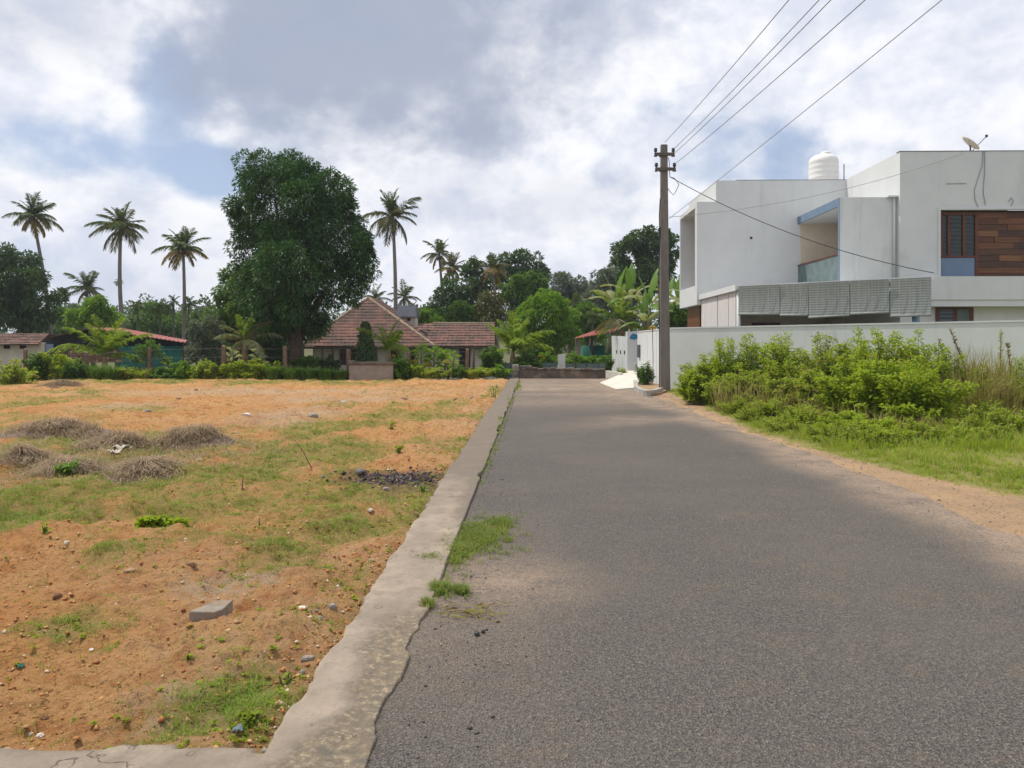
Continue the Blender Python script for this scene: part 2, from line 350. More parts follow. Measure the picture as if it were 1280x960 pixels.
def vergemat():
    m, t, p, o = newmat('dusty_verge_soil'); v = objvec(t)
    col = mixc(t, ramp(t, noise(t, v, 1.3, 8, .68), .35, .65), (.40, .265, .155), (.30, .205, .125))
    col = mixc(t, ramp(t, noise(t, v, 30, 6, .72), .46, .68, 0, .8), col, (.19, .13, .085))
    col = mixc(t, ramp(t, noise(t, v, 70, 3, .7), .6, .75, 0, .7), col, (.55, .44, .33))
    g = ramp(t, math_n(t, 'ADD', attr(t, 'cov'), math_n(t, 'MULTIPLY', math_n(t, 'SUBTRACT', noise(t, v, 8, 8, .75), .5), .8)), .35, .7)
    col = mixc(t, g, col, mixc(t, ramp(t, noise(t, v, 20, 5, .7), .35, .65), (.17, .19, .045), (.24, .20, .075)))
    L(t, col, p.inputs['Base Color']); p.inputs['Roughness'].default_value = 1.; p.inputs['Specular IOR Level'].default_value = .1
    bump_in(t, p, noise(t, v, 30, 7, .72), .8, .03); return m
M['soil'] = soilmat(); M['road'] = roadmat(); M['strip'] = stripmat(); M['verge'] = vergemat()
M['block'] = surf('dusty_cement_block', (.27, .225, .18), (.20, .165, .13), 12, .95, .6, 60, c3=(.32, .20, .11), s3=9)
M['ground'] = surf('far_ground_litter', (.07, .095, .030), (.12, .10, .045), .8, 1., .5, 9, c3=(.20, .13, .07), s3=.2)
def blindmat():
    m, t, p, o = newmat('grey_bamboo_blind'); v = objvec(t)
    sep = t.nodes.new('ShaderNodeSeparateXYZ'); L(t, v, sep.inputs[0])
    st = math_n(t, 'SINE', math_n(t, 'MULTIPLY', sep.outputs[2], 2 * math.pi / .075))
    vt = ramp(t, math_n(t, 'SINE', math_n(t, 'MULTIPLY', sep.outputs[0], 2 * math.pi / .19)), .86, .98)
    col = mixc(t, ramp(t, st, -.6, .8), (.235, .255, .238), (.270, .290, .272))
    col = mixc(t, math_n(t, 'MULTIPLY', vt, .3), col, (.36, .38, .36))
    col = mixc(t, ramp(t, noise(t, v, 1.6, 6, .6), .45, .75, 0, .35), col, (.16, .17, .155))
    L(t, col, p.inputs['Base Color']); p.inputs['Roughness'].default_value = .7
    bump_in(t, p, st, .4, .006); return m
M['blind'] = blindmat()
M['planks'] = [surf('wood_plank_stain', c, tuple(x * .62 for x in c), 3, .4, .15, 30, stretch=(.5, 4, 9)) for c in
               ((.105, .040, .018), (.17, .066, .026), (.085, .038, .022), (.22, .10, .04), (.10, .045, .024), (.068, .034, .022))]
M['cloth'] = surf('off_white_side_cloth', (.60, .57, .55), (.52, .49, .47), 2, .8, .2, 8, stretch=(4, 4, .4))

# ------------------------------------------------------------------ the setting: ground, field, road, strip, verge
def grid(name, xs, ys, fx, mat, kind='structure', attrs=None):
    """sheet over rows ys; fx(s, y) gives x and z for a column value s"""
    s, y = np.meshgrid(xs, ys); x, z = fx(s, y)
    V = np.stack([x, y, z], -1).reshape(-1, 3); a, b = s.shape
    i = np.arange(a * b).reshape(a, b)
    Fq = np.stack([i[:-1, :-1], i[:-1, 1:], i[1:, 1:], i[1:, :-1]], -1).reshape(-1, 4)
    o = mk(name, V, Fq, mat, None, True, {k: f(x, y) for k, f in (attrs or {}).items()})
    return tag(o, kind=kind)
def sm(a, b, x):
    t = np.clip((np.asarray(x, float) - a) / (b - a), 0, 1); return t * t * (3 - 2 * t)
def xl(y): return -1.07 + .0285 * np.asarray(y)          # field | strip
def xr(y): return -.62 + .0287 * np.asarray(y)           # strip | road
def xroad(y): return 4.02 + .004 * np.asarray(y)         # road | dust
def ge(y): return np.interp(y, [0, 6, 7.8, 9.4, 11.2, 12.1, 15, 19.4, 24, 27], [5.5, 5.35, 5.15, 4.82, 4.5, 4.28, 4.4, 4.7, 5.05, 5.35])   # dust | grass

def ground_z(x, y):
    x = np.asarray(x, float); y = np.asarray(y, float)
    z = -.35 - .55 * sm(34.5, 37, y) * (1 - sm(5.2, 5.6, x)) + .05 * (fbm(x, y, .4, 3) - .5)
    z = z + sm(85, 190, y) * (2.5 + 4. * fbm(x, y, .012, 3, 5)) * (1 - .4 * sm(-20, 60, x))
    return z
xs = np.concatenate([np.linspace(-300, -60, 18), np.linspace(-55, 55, 90), np.linspace(60, 300, 18)])
ys = np.concatenate([np.linspace(-60, -5, 10), np.linspace(0, 70, 75), np.linspace(75, 260, 40), np.linspace(270, 320, 4)])
grid('ground', xs, ys, lambda s, y: (s, ground_z(s, y)), M['ground'])

# patches on the field, each where it lies on the ground: (px, py, half-width px, half-height px) are turned into metres
def patch(px, py, rx, ry):
    x, y = GP(px, py); _, y0 = GP(px, py + ry); _, y1 = GP(px, max(py - ry, HOR + 12))
    return x, y, rx * y / F, max((y1 - y0) / 2, .1)
GREEN = [patch(*a) for a in ((60, 630, 130, 45), (30, 505, 60, 22), (260, 625, 120, 28), (380, 575, 110, 22), (200, 555, 120, 28), (420, 535, 90, 16), (150, 690, 120, 28),
         (100, 778, 130, 30), (560, 505, 40, 20), (520, 520, 110, 8), (350, 690, 90, 26), (130, 800, 50, 12), (330, 850, 40, 20), (40, 560, 60, 22), (190, 600, 90, 20),
         (260, 880, 60, 22), (420, 660, 60, 16), (300, 478, 330, 4), (200, 512, 120, 6), (360, 640, 120, 20))]
BARE = [patch(*a) for a in ((330, 495, 260, 18), (120, 860, 220, 60), (520, 580, 60, 26), (460, 545, 70, 8), (60, 735, 110, 18), (430, 640, 120, 20), (330, 745, 120, 22), (150, 650, 60, 8), (450, 690, 60, 20))]
PALE = [patch(*a) for a in ((370, 520, 90, 14), (150, 510, 80, 7), (330, 490, 330, 7), (290, 730, 90, 22), (260, 870, 120, 40), (370, 530, 60, 10), (430, 500, 160, 7))]
def ell(E, x, y):
    t = 0.
    for (cx, cy, a, b) in E: t = np.maximum(t, 1 - np.sqrt(((x - cx) / a) ** 2 + ((y - cy) / b) ** 2))
    return np.clip(t, 0, 1)
def f_cov(x, y):
    n = fbm(x, y, .55, 5, 1)
    return np.clip(.50 + 1.15 * (n - .5) + .42 * ell(GREEN, x, y) - .50 * ell(BARE, x, y) + .75 * (fbm(x, y, 2.2, 4, 8) - .5) + .2 * sm(16, 10, y) * sm(5.5, 8, y) - .15 * sm(6, 3, y), 0, 1)
def f_pale(x, y): return np.clip(1.3 * ell(PALE, x, y) + .8 * (fbm(x, y, .7, 3, 4) - .5) + .35 * sm(1.6, .1, xl(y) - x), 0, 1)
def f_char(x, y): return np.clip(1.9 * (1 - np.sqrt(((x + 1.35) / .80) ** 2 + ((y - 9.0) / .85) ** 2)) + .5 * (fbm(x, y, 2, 3, 2) - .5), 0, 1)
def field_z(x, y):
    x = np.asarray(x, float); y = np.asarray(y, float)
    d = xl(y) - x
    z = -.02 + .10 * (fbm(x, y, .35, 3, 2) - .45) * sm(.3, 3, d) + .07 * (fbm(x, y, 1.6, 3, 3) - .5) + .05 * (fbm(x, y, 5, 3, 6) - .5) + .045 * np.clip(fbm(x, y, 13, 3, 9) - .5, -.1, 1)
    q = fbm(x, y * 1.25, 1.9, 5, 21) * 10; q0 = np.floor(q); z = z + .028 * (q0 + sm(0, .22, q - q0) - 5) * sm(.0, .35, d)
    z = z + .035 * np.clip(fbm(x, y, 21, 2, 23) - .58, 0, 1) + .06 * np.clip(fbm(x, y, 9, 3, 27) - .60, 0, 1)
    return z - .25 * sm(33.4, 34.6, y) - .06 * sm(.12, -.1, d) - .05 * sm(3.1, 2.9, y)
def steps(a, b, s0, s1):
    r = [a]; 
    while r[-1] < b: r.append(r[-1] + s0 + (s1 - s0) * ((r[-1] - a) / (b - a)))
    return np.array(r)
fs = -steps(-.28, 36, .013, .42)[::-1]
grid('field', fs, steps(2.6, 34.8, .012, .24), lambda s, y: (xl(y) + s, field_z(xl(y) + s, y)), M['soil'],
     attrs={'cov': f_cov, 'pale': f_pale, 'char': f_char})

# road
def f_dust(x, y):
    e = xroad(y) - x; lft = x - xr(y)
    d = .95 * sm(.75 + .5 * sm(14, 22, y), -.05, e + .5 * (fbm(x, y, .8, 4, 3) - .5)) + 1.15 * sm(17, 24, y) * (.75 + 1.5 * (fbm(x * .5, y, .6, 4, 4) - .5)) + .32 * sm(1.1, .0, lft) * sm(8.5, 4.5, y) * sm(2.9, 4.4, y)
    d = d + .7 * np.clip(1 - np.sqrt(((x - .0) / .75) ** 2 + ((y - 5.15) / .75) ** 2), 0, 1) + .6 * np.exp(-((y - 14.6 - .35 * x + 2 * (fbm(x, y, .8, 3, 3) - .5)) / .8) ** 2) * sm(.2, 3.0, x)
    return np.clip(d, 0, 1)
def road_z(x, y):
    return .012 * (fbm(x, y, .7, 3, 7) - .5) + .006 * (fbm(x, y, 5, 2, 7) - .5) + .0 * x
def road_x(s, y):
    lo = xr(y) - .30 + .295 * sm(5.2, 7, y); hi = np.where(y > 23.5, 5.0, xroad(y) + .25)
    x = lo + s * (hi - lo); return x, road_z(x, y)
grid('road', np.linspace(0, 1, 70), np.concatenate([np.linspace(-12, 1.5, 14), steps(2, 34.2, .08, .3)]), road_x, M['road'], attrs={'dust': f_dust})

# cement strip along the road, with its arm across the near corner of the field
def strip_x(s, y):
    w = sm(0, .07, s) * sm(1, .975, s)
    jl = .12 * (fbm(y * 0, y, 1.3, 4, 1) - .5) + .10 * (fbm(y * 0, y, 9, 5, 2) - .5)
    brk = .10 * sm(.45, .60, fbm(y * 0 + 3, y, 3.5, 4, 9)) * sm(5.2, 4.4, y)
    jr = .03 * (fbm(y * 0 + 9, y, 4, 4, 3) - .5) - brk * .6
    a = xl(y) + jl; b = xr(y) + jr * .6 - .045 * sm(.45, .7, fbm(y * 0 + 5, y, 1.5, 3, 4)) * sm(5.5, 7.5, y)
    x = a + s * (b - a)
    z = -.10 + (.128 + .016 * (fbm(x, y, 2.2, 4, 5) - .5) + (.022 * (fbm(x, y, 14, 3, 5) - .62) - .012) * sm(.5, .85, s + .5 * (fbm(x, y, 3, 3, 1) - .5)) * sm(5.6, 4.6, y)) * w
    return x, z
def f_moss(x, y): return np.clip(sm(5.5, 10, y) * (.55 + .8 * (fbm(x, y, .8, 3, 4) - .4)) + .25 * sm(.2, 0, xr(y) - x), 0, 1)
def f_broken(x, y): return np.clip(sm(.40, .05, xr(y) - x + .25 * (fbm(x, y, 2.5, 4, 7) - .5)) * sm(4.9, 4.2, y) * 1.1 + sm(3.4, 2.9, y) * .45, 0, 1)
grid('cement_strip', np.concatenate([[0, .02, .045, .07], np.linspace(.1, .92, 22), [.94, .96, .975, .988, 1.]]), steps(1.2, 34.4, .022, .2), strip_x, M['strip'], attrs={'moss': f_moss, 'broken': f_broken})
def arm_x(s, y):
    x = s; edge = 3.02 + .10 * (fbm(x, x * 0, 1.4, 4, 3) - .5) + .06 * (fbm(x, x * 0, 6, 3, 3) - .5) - .04 * sm(-1.5, -2.5, x)
    z = np.where(y < edge, .012 + .03 * (fbm(x, y, 3, 3, 2) - .5), -.12); return x, z
grid('cement_apron', -steps(.80, 9, .04, .2)[::-1], np.linspace(1.2, 3.16, 50), arm_x, M['strip'], attrs={'moss': lambda x, y: .25 + 0 * x, 'broken': lambda x, y: .35 + 0 * x})

# right verge, dust then grass
def verge_z(x, y):
    e = x - xroad(y)
    z = -.045 + .065 * sm(-.12, .30, e + .5 * (fbm(x, y, 1.1, 4, 3) - .5)) + .05 * (fbm(x, y, .8, 3, 1) - .5) * sm(.2, 1, e) + .018 * (fbm(x, y, 7, 3, 2) - .5)
    return z + .10 * sm(0, 1.5, x - ge(y))
grid('verge', steps(-.35, 24, .05, .6), steps(-8, 27.5, .12, .2), lambda s, y: (xroad(y) + s, verge_z(xroad(y) + s, y)), M['verge'],
     attrs={'cov': lambda x, y: np.clip(.5 + 1.3 * (x - ge(y)) + .5 * (fbm(x, y, 1.2, 3, 4) - .5), 0, 1)})
# pale cement ramp up to the gate
rp = [(3.45, 30.1), (3.52, 25.9), (4.1, 25.6), (4.95, 29.8), (5.85, 35.9), (5.7, 37.6), (4.75, 34.3)]
mb = MB(); zt = [.03, .03, .10, .16, .26, .28, .14]
mb.add([(x, y, -.1) for x, y in rp] + [(x, y, z) for (x, y), z in zip(rp, zt)] + [(4.55, 31.5, .13)],
       [[i, (i + 1) % 7, 7 + (i + 1) % 7, 7 + i] for i in range(7)] + [[7 + i, 7 + (i + 1) % 7, 14] for i in range(7)])
tag(mb.build('driveway_ramp', M['ramp']), kind='structure')
grid('yard', np.linspace(5.75, 40, 20), np.linspace(27.5, 60, 20), lambda s, y: (s, 0 * s - .05), M['kerb'])

# ------------------------------------------------------------------ leaf and blade builders
def nrm(a): return a / np.maximum(np.linalg.norm(a, axis=-1, keepdims=True), 1e-6)
def leaves(P, Dv, Ln, Wd, r, fold=.22, droop=.12, mid=.45):
    n = len(P); up = np.array([0, 0, 1.]) + r.normal(0, .45, (n, 3))
    Ln = np.broadcast_to(np.asarray(Ln, float), (n,))[:, None]; Wd = np.broadcast_to(np.asarray(Wd, float), (n,))[:, None]
    sd_ = nrm(np.cross(Dv, up)); nn = np.cross(sd_, Dv); dz = np.array([0, 0, 1.])
    m = P + Dv * Ln * mid
    V = np.stack([P, m + sd_ * Wd * .5 + nn * fold * Wd, P + Dv * Ln - dz * droop * Ln, m - sd_ * Wd * .5 + nn * fold * Wd], 1)
    b = np.arange(n)[:, None] * 4
    Fc = np.concatenate([b + [0, 1, 2], b + [0, 2, 3]], 0)
    return V.reshape(-1, 3), Fc
def blades(P, az, h, lean, wd, r):
    n = len(P); h = np.broadcast_to(h, (n,)); lean = np.broadcast_to(lean, (n,)); wd = np.broadcast_to(wd, (n,))
    d = np.stack([np.cos(az), np.sin(az), 0 * az], 1); s = np.stack([-np.sin(az), np.cos(az), 0 * az], 1); z = np.array([0, 0, 1.])
    tw = r.uniform(-1, 1, n)[:, None]; s = nrm(s + d * tw)
    m = P + d * (lean * h * .3)[:, None] + z * (h * .6)[:, None]
    t = P + d * (lean * h)[:, None] + z * (h * (1 - .35 * lean))[:, None]
    V = np.stack([P - s * wd[:, None] * .5, P + s * wd[:, None] * .5, m + s * wd[:, None] * .42, m - s * wd[:, None] * .42, t], 1)
    b = np.arange(n)[:, None] * 5
    return V.reshape(-1, 3), np.concatenate([b + [0, 1, 2], b + [0, 2, 3], b + [3, 2, 4]], 0)
def join(parts):
    Vs = []; Fs = []; o = 0
    for V, Fc in parts: Vs.append(V); Fs.append(Fc + o); o += len(V)
    return np.concatenate(Vs), np.concatenate(Fs)
def rdir(r, n, bias=0.):
    d = nrm(r.normal(0, 1, (n, 3))); d[:, 2] += bias; return nrm(d)

def crown(blobs, n, Ln, Wd, r, sub=14, droop=.35, rs=(.24, .42), fill=.12):
    B = np.array(blobs, float); C = []; R = []; O = []
    for (x, y, z, q) in B:
        d = rdir(r, sub, .25); c = np.array([x, y, z]) + d * q * r.uniform(.72, .98, (sub, 1)); rr = q * r.uniform(*rs, sub)
        ok = np.ones(sub, bool)
        for (x2, y2, z2, q2) in B:
            if (x2, y2, z2) != (x, y, z): ok &= np.linalg.norm(c - [x2, y2, z2], axis=1) > .62 * q2
        C.append(c[ok]); R.append(rr[ok]); O.append(d[ok])
    C = np.concatenate(C); R = np.concatenate(R); O = np.concatenate(O)
    k = r.choice(len(C), n, p=R ** 2 / (R ** 2).sum())
    d = rdir(r, n, .2)
    P = C[k] + d * (R[k] * r.uniform(.45, 1.08, n) ** .6)[:, None]
    nf = int(n * fill)
    if nf:
        kb = r.choice(len(B), nf, p=B[:, 3] ** 2 / (B[:, 3] ** 2).sum()); P[:nf] = B[kb, :3] + rdir(r, nf) * (B[kb, 3] * r.uniform(.2, .9, nf))[:, None]
    A = d * .7 + O[k] * .35 + r.normal(0, .35, (n, 3)); A[:, 2] -= droop
    # rosettes: several leaves from one twig end
    s = r.uniform(.7, 1.25, n)
    return leaves(P, nrm(A), Ln * s, Wd * s, r, droop=.18)

def tree(name, label, base, blobs, n, Ln, Wd, leaf, tr=.25, bark='bark', seed=1, group=None, sub=14, droop=.35, cat='tree', fork=None, limbs=6, fill=.12, rs=(.24, .42), foliage='crown'):
    r = np.random.default_rng(seed); bx, by, bz = base
    t = thing(name, label, cat, base, 0, group)
    Bl = [(x - bx, y - by, z - bz, q) for x, y, z, q in blobs]
    cx = np.average([b[0] for b in Bl], weights=[b[3] for b in Bl]); cy = np.average([b[1] for b in Bl]); zs = min(b[2] for b in Bl); top = np.average([b[2] for b in Bl], weights=[b[3] for b in Bl])
    fk = fork if fork else max(zs * .7, .25 * top)
    m = MB(); q = Vector((cx * .35, cy * .35, fk))
    m.tube([(0, 0, -.4), (0, 0, .12), (cx * .1 + r.normal(0, .05), cy * .1, fk * .4), q * .999, (cx * .8, cy * .8, top)], [tr * 1.5, tr * 1.15, tr, tr * .85, tr * .3], 9)
    m.build('trunk', M[bark], t, True)
    for b in sorted(Bl, key=lambda b: -b[3])[:limbs]:
        e = Vector(b[:3]); a = q.lerp(Vector((cx * .8, cy * .8, top)), r.uniform(0, .4)); mid = a.lerp(e, .5) + Vector((0, 0, -.08 * (e - a).length))
        MB().tube([a, mid, e], [tr * .45, tr * .28, tr * .08], 6).build('limb', M[bark], t, True)
    V, Fc = crown(Bl, n, Ln, Wd, r, sub, droop, rs, fill)
    mk(foliage, V, Fc, LF[leaf], t)
    return t
def pblobs(Y, L_, seed=0, dy=1.):
    """blobs given as (px, py, r px) at distance Y, spread in depth"""
    r = random.Random(seed); o = []
    for i, (px, py, q) in enumerate(L_):
        R = q * Y / F; o.append((X(px, Y), Y + r.uniform(-.8, .8) * R * dy, Z(py, Y), R))
    return o

def shrub(name, label, x, y, z0, h, rad, leaf, seed, nst=16, nl=70, Ln=.075, Wd=.045, stem='stem', group=None, cat='shrub', upright=.6, low=.12, bush=.4, rag=.62):
    r = np.random.default_rng(seed); t = thing(name, label, cat, (x, y, z0), 0, group)
    m = MB(); parts = []
    for i in range(nst):
        a = r.uniform(0, 6.283); q = rad * math.sqrt(r.uniform(0, 1)); hh = h * r.uniform(rag, 1.05 + .25 * (.62 - rag)) * (1 - .38 * (q / rad) ** 2)
        b = np.array([q * .45 * math.cos(a), q * .45 * math.sin(a), -.05]); e = np.array([q * math.cos(a), q * math.sin(a), hh])
        c = (b + e) / 2 * np.array([upright, upright, 1]) + np.array([0, 0, .1 * hh])
        ts = np.linspace(0, 1, 5)[:, None]; pts = (1 - ts) ** 2 * b + 2 * ts * (1 - ts) * c + ts ** 2 * e
        m.tube(pts, [.012, .01, .008, .006, .003], 4, False)
        u = r.uniform(low, 1.0, nl)[:, None] ** .75
        P = (1 - u) ** 2 * b + 2 * u * (1 - u) * c + u ** 2 * e
        az = r.uniform(0, 6.283, nl); rr = (rad * bush) * r.uniform(.05, 1, nl) * (1.15 - .75 * u[:, 0])
        dr = np.stack([np.cos(az), np.sin(az), r.uniform(-.3, .6, nl)], 1)
        P = P + dr * rr[:, None] * .55
        parts.append(leaves(P, nrm(dr + r.normal(0, .3, (nl, 3))), Ln * r.uniform(.6, 1.25, nl), Wd * r.uniform(.7, 1.2, nl), r, droop=.2))
    m.build('stems', M[stem], t)
    V, Fc = join(parts); V[:, 2] = np.maximum(V[:, 2], .0)
    mk('foliage', V, Fc, LF[leaf], t)
    return t
def reed(name, label, x, y, z0, h, rad, leaf, seed, n=260, wd=.02, lean=.55, group=None, cat='grass clump'):
    r = np.random.default_rng(seed); a = r.uniform(0, 6.283, n); q = rad * np.sqrt(r.uniform(0, 1, n)) * .6
    P = np.stack([q * np.cos(a), q * np.sin(a), 0 * a - .03], 1)
    V, Fc = blades(P, a + r.normal(0, .5, n), h * r.uniform(.35, 1.2, n), lean * r.uniform(.2, 1.6, n), wd * r.uniform(.7, 1.3, n), r)
    o = mk(name, V, Fc, LF[leaf]); o.location = (x, y, z0); return tag(o, label, cat, group)

# palm fronds, shared by all palms of a kind
def frond_mesh(name, ln, a0, a1, mat, seed, nlf=46, lf=.30, wd=.050, rib='coir', droop=.5, vee=.25, twist=0.):
    r = np.random.default_rng(seed); t = np.linspace(0, 1, 16); a = np.radians(a0 + (a1 - a0) * t ** 1.1)
    dx = np.cos(a) / 15 * ln; dz = np.sin(a) / 15 * ln
    px = np.concatenate([[0], np.cumsum(dx[:-1])]); pz = np.concatenate([[0], np.cumsum(dz[:-1])])
    pts = np.stack([px, 0 * px, pz], 1)
    u = np.repeat(np.linspace(.14, .995, nlf), 2); sgn = np.tile([1., -1.], nlf)
    P = np.stack([np.interp(u, t, pts[:, k]) for k in range(3)], 1); P += r.normal(0, .008, P.shape) * ln / 3
    an = np.interp(u, t, a); T = np.stack([np.cos(an), 0 * an, np.sin(an)], 1)
    up = np.stack([-np.sin(an), 0 * an, np.cos(an)], 1); sv = np.array([0, 1., 0])[None] * sgn[:, None]
    fw = .35 + .75 * u[:, None]
    Dv = T * fw + sv * .95 + up * vee; Dv[:, 2] -= droop * r.uniform(.5, 1.4, len(u)); Dv = nrm(Dv + r.normal(0, .10, Dv.shape))
    Ln = ln * lf * (np.sin(np.pi * (.18 + .74 * u)) ** .7) * r.uniform(.8, 1.1, len(u))
    V, Fc = leaves(P, Dv, Ln, wd * r.uniform(.8, 1.2, len(u)), r, fold=.05, droop=.30, mid=.3)
    rb = MB().tube(pts, list(np.linspace(.035, .006, 16) * ln / 3), 4, False)
    o_v = np.array([tuple(v) for v in rb.v]); o_f = np.array([[f[0], f[1], f[2]] for f in rb.f] + [[f[0], f[2], f[3]] for f in rb.f])
    V, Fc = join([(V, Fc), (o_v, o_f)])
    o = mk('frond', V, Fc, mat); COL.objects.unlink(o); return o
def fset(mat, ln, s, wd=.05, **k):
    return [frond_mesh('frond', ln * .9, 82, 45, mat, s, wd=wd, droop=.15, vee=.5, **k), frond_mesh('frond', ln, 60, 5, mat, s + 1, wd=wd, droop=.35, **k), frond_mesh('frond', ln, 34, -38, mat, s + 2, wd=wd, **k),
            frond_mesh('frond', ln, 8, -62, mat, s + 3, wd=wd, droop=.65, **k), frond_mesh('frond', ln * .9, -25, -80, mat, s + 4, wd=wd, droop=.8, vee=-.1, **k)]
FR = {'green': fset(LF['palm'], 2.4, 10, .056, nlf=40), 'dull': fset(LF['palm_dull'], 2.4, 20, .056, nlf=40), 'dry': fset(LF['palm_dry'], 2.3, 30, .075),
      'areca': fset(LF['palm'], 1.5, 40, .13, nlf=16, lf=.42), 'young': fset(LF['palm_young'], 2.2, 50, .06, lf=.26), 'pale': fset(LF['palm_grey'], 2.1, 60, .05, lf=.27)}
for k_, s_ in (('green', 110), ('dull', 120)): FR[k_ + '_b'] = fset(LF['palm' if k_ == 'green' else 'palm_dull'], 2.55, s_, .052, nlf=34, lf=.34)
def palm(label, base, top, R, seed, kinds=('green',) * 5, nf=20, tr=.15, sway=.0, name='coconut_palm', bark='palmbark', group='palms against the sky', cat='palm tree', nuts=True, hang=True, trunk=True):
    r = random.Random(seed); b = Vector(base); d = Vector(top) - b; t = thing(name, label, cat, base, 0, group)
    if trunk:
        pts = [Vector((0, 0, -.5))] + [Vector((d.x * (u ** 1.0) + sway * math.sin(math.pi * u), d.y * u, d.z * u)) for u in np.linspace(0.02, 1, 12)]
        MB().tube(pts, [tr * 1.7] + list(np.linspace(tr * 1.25, tr * .72, 12)), 8).build('trunk', M[bark], t, True)
    sc = R / 2.3; ga = 2.39996
    for i in range(nf):
        u = (i + .5) / nf; v = min(4, int(u * (5 if hang else 2.9)))
        k = kinds[v]; k = k + '_b' if k in ('green', 'dull') and (seed + i) % 3 == 0 else k
        inst(FR[k][v], t, d, (r.uniform(-.25, .25), r.uniform(-.22, .22), i * ga + r.uniform(-.45, .45)), sc * r.uniform(.72, 1.14), 'frond')
    if nuts:
        m = MB()
        for i in range(9):
            a = i * 2.1; c = d + Vector((math.cos(a) * .22, math.sin(a) * .22, -.25 - .12 * (i % 3))); m.lathe([(.01, c.z - .13), (.09, c.z - .07), (.11, c.z), (.07, c.z + .09), (.01, c.z + .12)], 7, (c.x, c.y))
        m.build('coconut_bunch', M['stem'], t, True)
    return t

# ------------------------------------------------------------------ modern white house (local u right, v away, turned 1.2 degrees)
HA = math.radians(1.2); HC, HS = math.cos(HA), math.sin(HA); HX, HYY = X(871, 31), 31.0
def HU(px, v):
    k = (px - 640) / F; return (k * (HYY + v * HC) - HX - v * HS) / (HC + k * HS)
def HD(u, v): return HYY - u * HS + v * HC
def HZ(py, u, v): return EYE + (HOR - py) / F * HD(u, v)
def solve(fn, lo, hi):
    a = fn(lo)
    for _ in range(60):
        m = (lo + hi) / 2
        if (fn(m) > 0) == (a > 0): lo = m
        else: hi = m
    return lo
house = thing('modern_house', 'white flat roofed two storey house with grey blinds and a wood plank panel', 'house', (HX, HYY, 0), -HA)
uB = HU(997, 0); vC = solve(lambda v: HU(1050, v) - uB, -8, 0)
uD = HU(1058, 0); vD = solve(lambda v: HU(1125, v) - uD, -9, 0)
uA = HU(895, 0); vb = solve(lambda v: HU(849.5, v), 12, 0)
zA = HZ(225.5, uA, 0); zD = HZ(189.5, uD, vD); zBox = HZ(252, 0, 0); zLow = 3.12
uE = HU(1440, vD); zC = HZ(246.5, uB, vC)
w = M['white']; T = .22
def hb(name, mat, *boxes, par=house, bevel=.006):
    m = MB()
    for b in boxes: m.box(*b)
    return m.build(name, mat, par, bevel=bevel)
# main block
hb('front_wall', w, (0.003, uD + .3, 0, T, zLow, zBox - .003), (uA, uD + .3, .002, T - .002, zBox - .05, zA))
hb('side_wall', w, (uA, uA + T, T, 5, zBox - .3, zA - .004))
hb('rear_wall', w, (uA, uE, 5, 5.2, 0, zA - .006))
hb('roof_slab', M['kerb'], (uA + T, uD, T, 5, zA - .9, zA - .7))
hb('parapet_cap', M['concrete_old'], (uA + .8, uD - .01, -.012, T + .03, zA + .001, zA + .018))
# projecting box with its deep window
zo0 = HZ(357, 0, .3); zo1 = HZ(263, 0, .3)
hb('box_frame', w, (0, 1.0, T, vb, zBox - .2, zBox), (0, 1.0, vb - .15, vb, zLow, zBox - .2), (0, 1.0, T, vb - .15, zLow, zo0), (0, .16, T, .34, zo0, zBox - .2))
hb('window_recess', M['beige'], (.95, 1.0, .34, vb - .15, zo0, zBox - .2))
wf = hb('window', M['brownframe'], (.86, .945, .35, .47, zo0, zBox - .21), (.86, .945, vb - .3, vb - .17, zo0, zBox - .21), (.86, .945, .47, vb - .3, zo0, zo0 + .1), (.86, .945, .47, vb - .3, zBox - .31, zBox - .21), (.86, .945, 1.9, 2.0, zo0 + .1, zBox - .31))
hb('pane', M['glass'], (.90, .915, .47, vb - .3, zo0 + .1, zBox - .31), par=wf)
# ground floor under the box and behind the blinds
hb('lower_wall', M['plaster'], (.45, uD + .3, .35, .55, 0, zLow - .003), (.45, .65, .55, 3.2, 0, zLow - .003))
hb('wood_panel', M['planks'][1], (.24, .44, .6, 3.0, 0, zLow - .01))
dr = hb('door', M['bluepaint'], (HU(1063, .3), HU(1098, .3), .30, .349, 0, 2.75)); hb('pane', M['glass'], (HU(1066, .3), HU(1095, .3), .285, .299, 1.2, 2.6), par=dr)
wf = hb('window', M['brownframe'], (HU(940, .3), HU(975, .3), .29, .349, 1.2, 2.4)); hb('pane', M['glass'], (HU(943, .3), HU(972, .3), .275, .289, 1.3, 2.3), par=wf)
# balcony
zr1 = HZ(347, uB, vC)
hb('balcony_front_wall', w, (uB, uD + .05, vC, vC + .14, zr1 - .3, zC))
hb('balcony_roof', w, (uB + .05, uD, vC + .14, -.003, zC - .28, zC - .006))
hb('balcony_trim', M['bluepaint'], (uB - .012, uB + .05, vC + .145, -.003, zC - .30, zC - .004), (uB - .014, uB - .001, vC + .004, vC + .146, zr1 - .3, zC - .004))
hb('balcony_floor', w, (uB + .02, uD, vC + .14, -.003, zr1 - .5, zr1 - .1))
hb('balcony_back', M['beige'], (uB + .1, uD - .003, -.02, -.004, zr1 - .1, zC - .281))
rail = hb('balcony_railing', M['netblue'], (uB + .01, uB + .024, vC + .16, -.02, zr1 - .12, zr1 + .80), bevel=0)
hb('handrail', M['brownframe'], (uB - .012, uB + .05, vC + .145, -.01, zr1 + .80, zr1 + .86), par=rail)
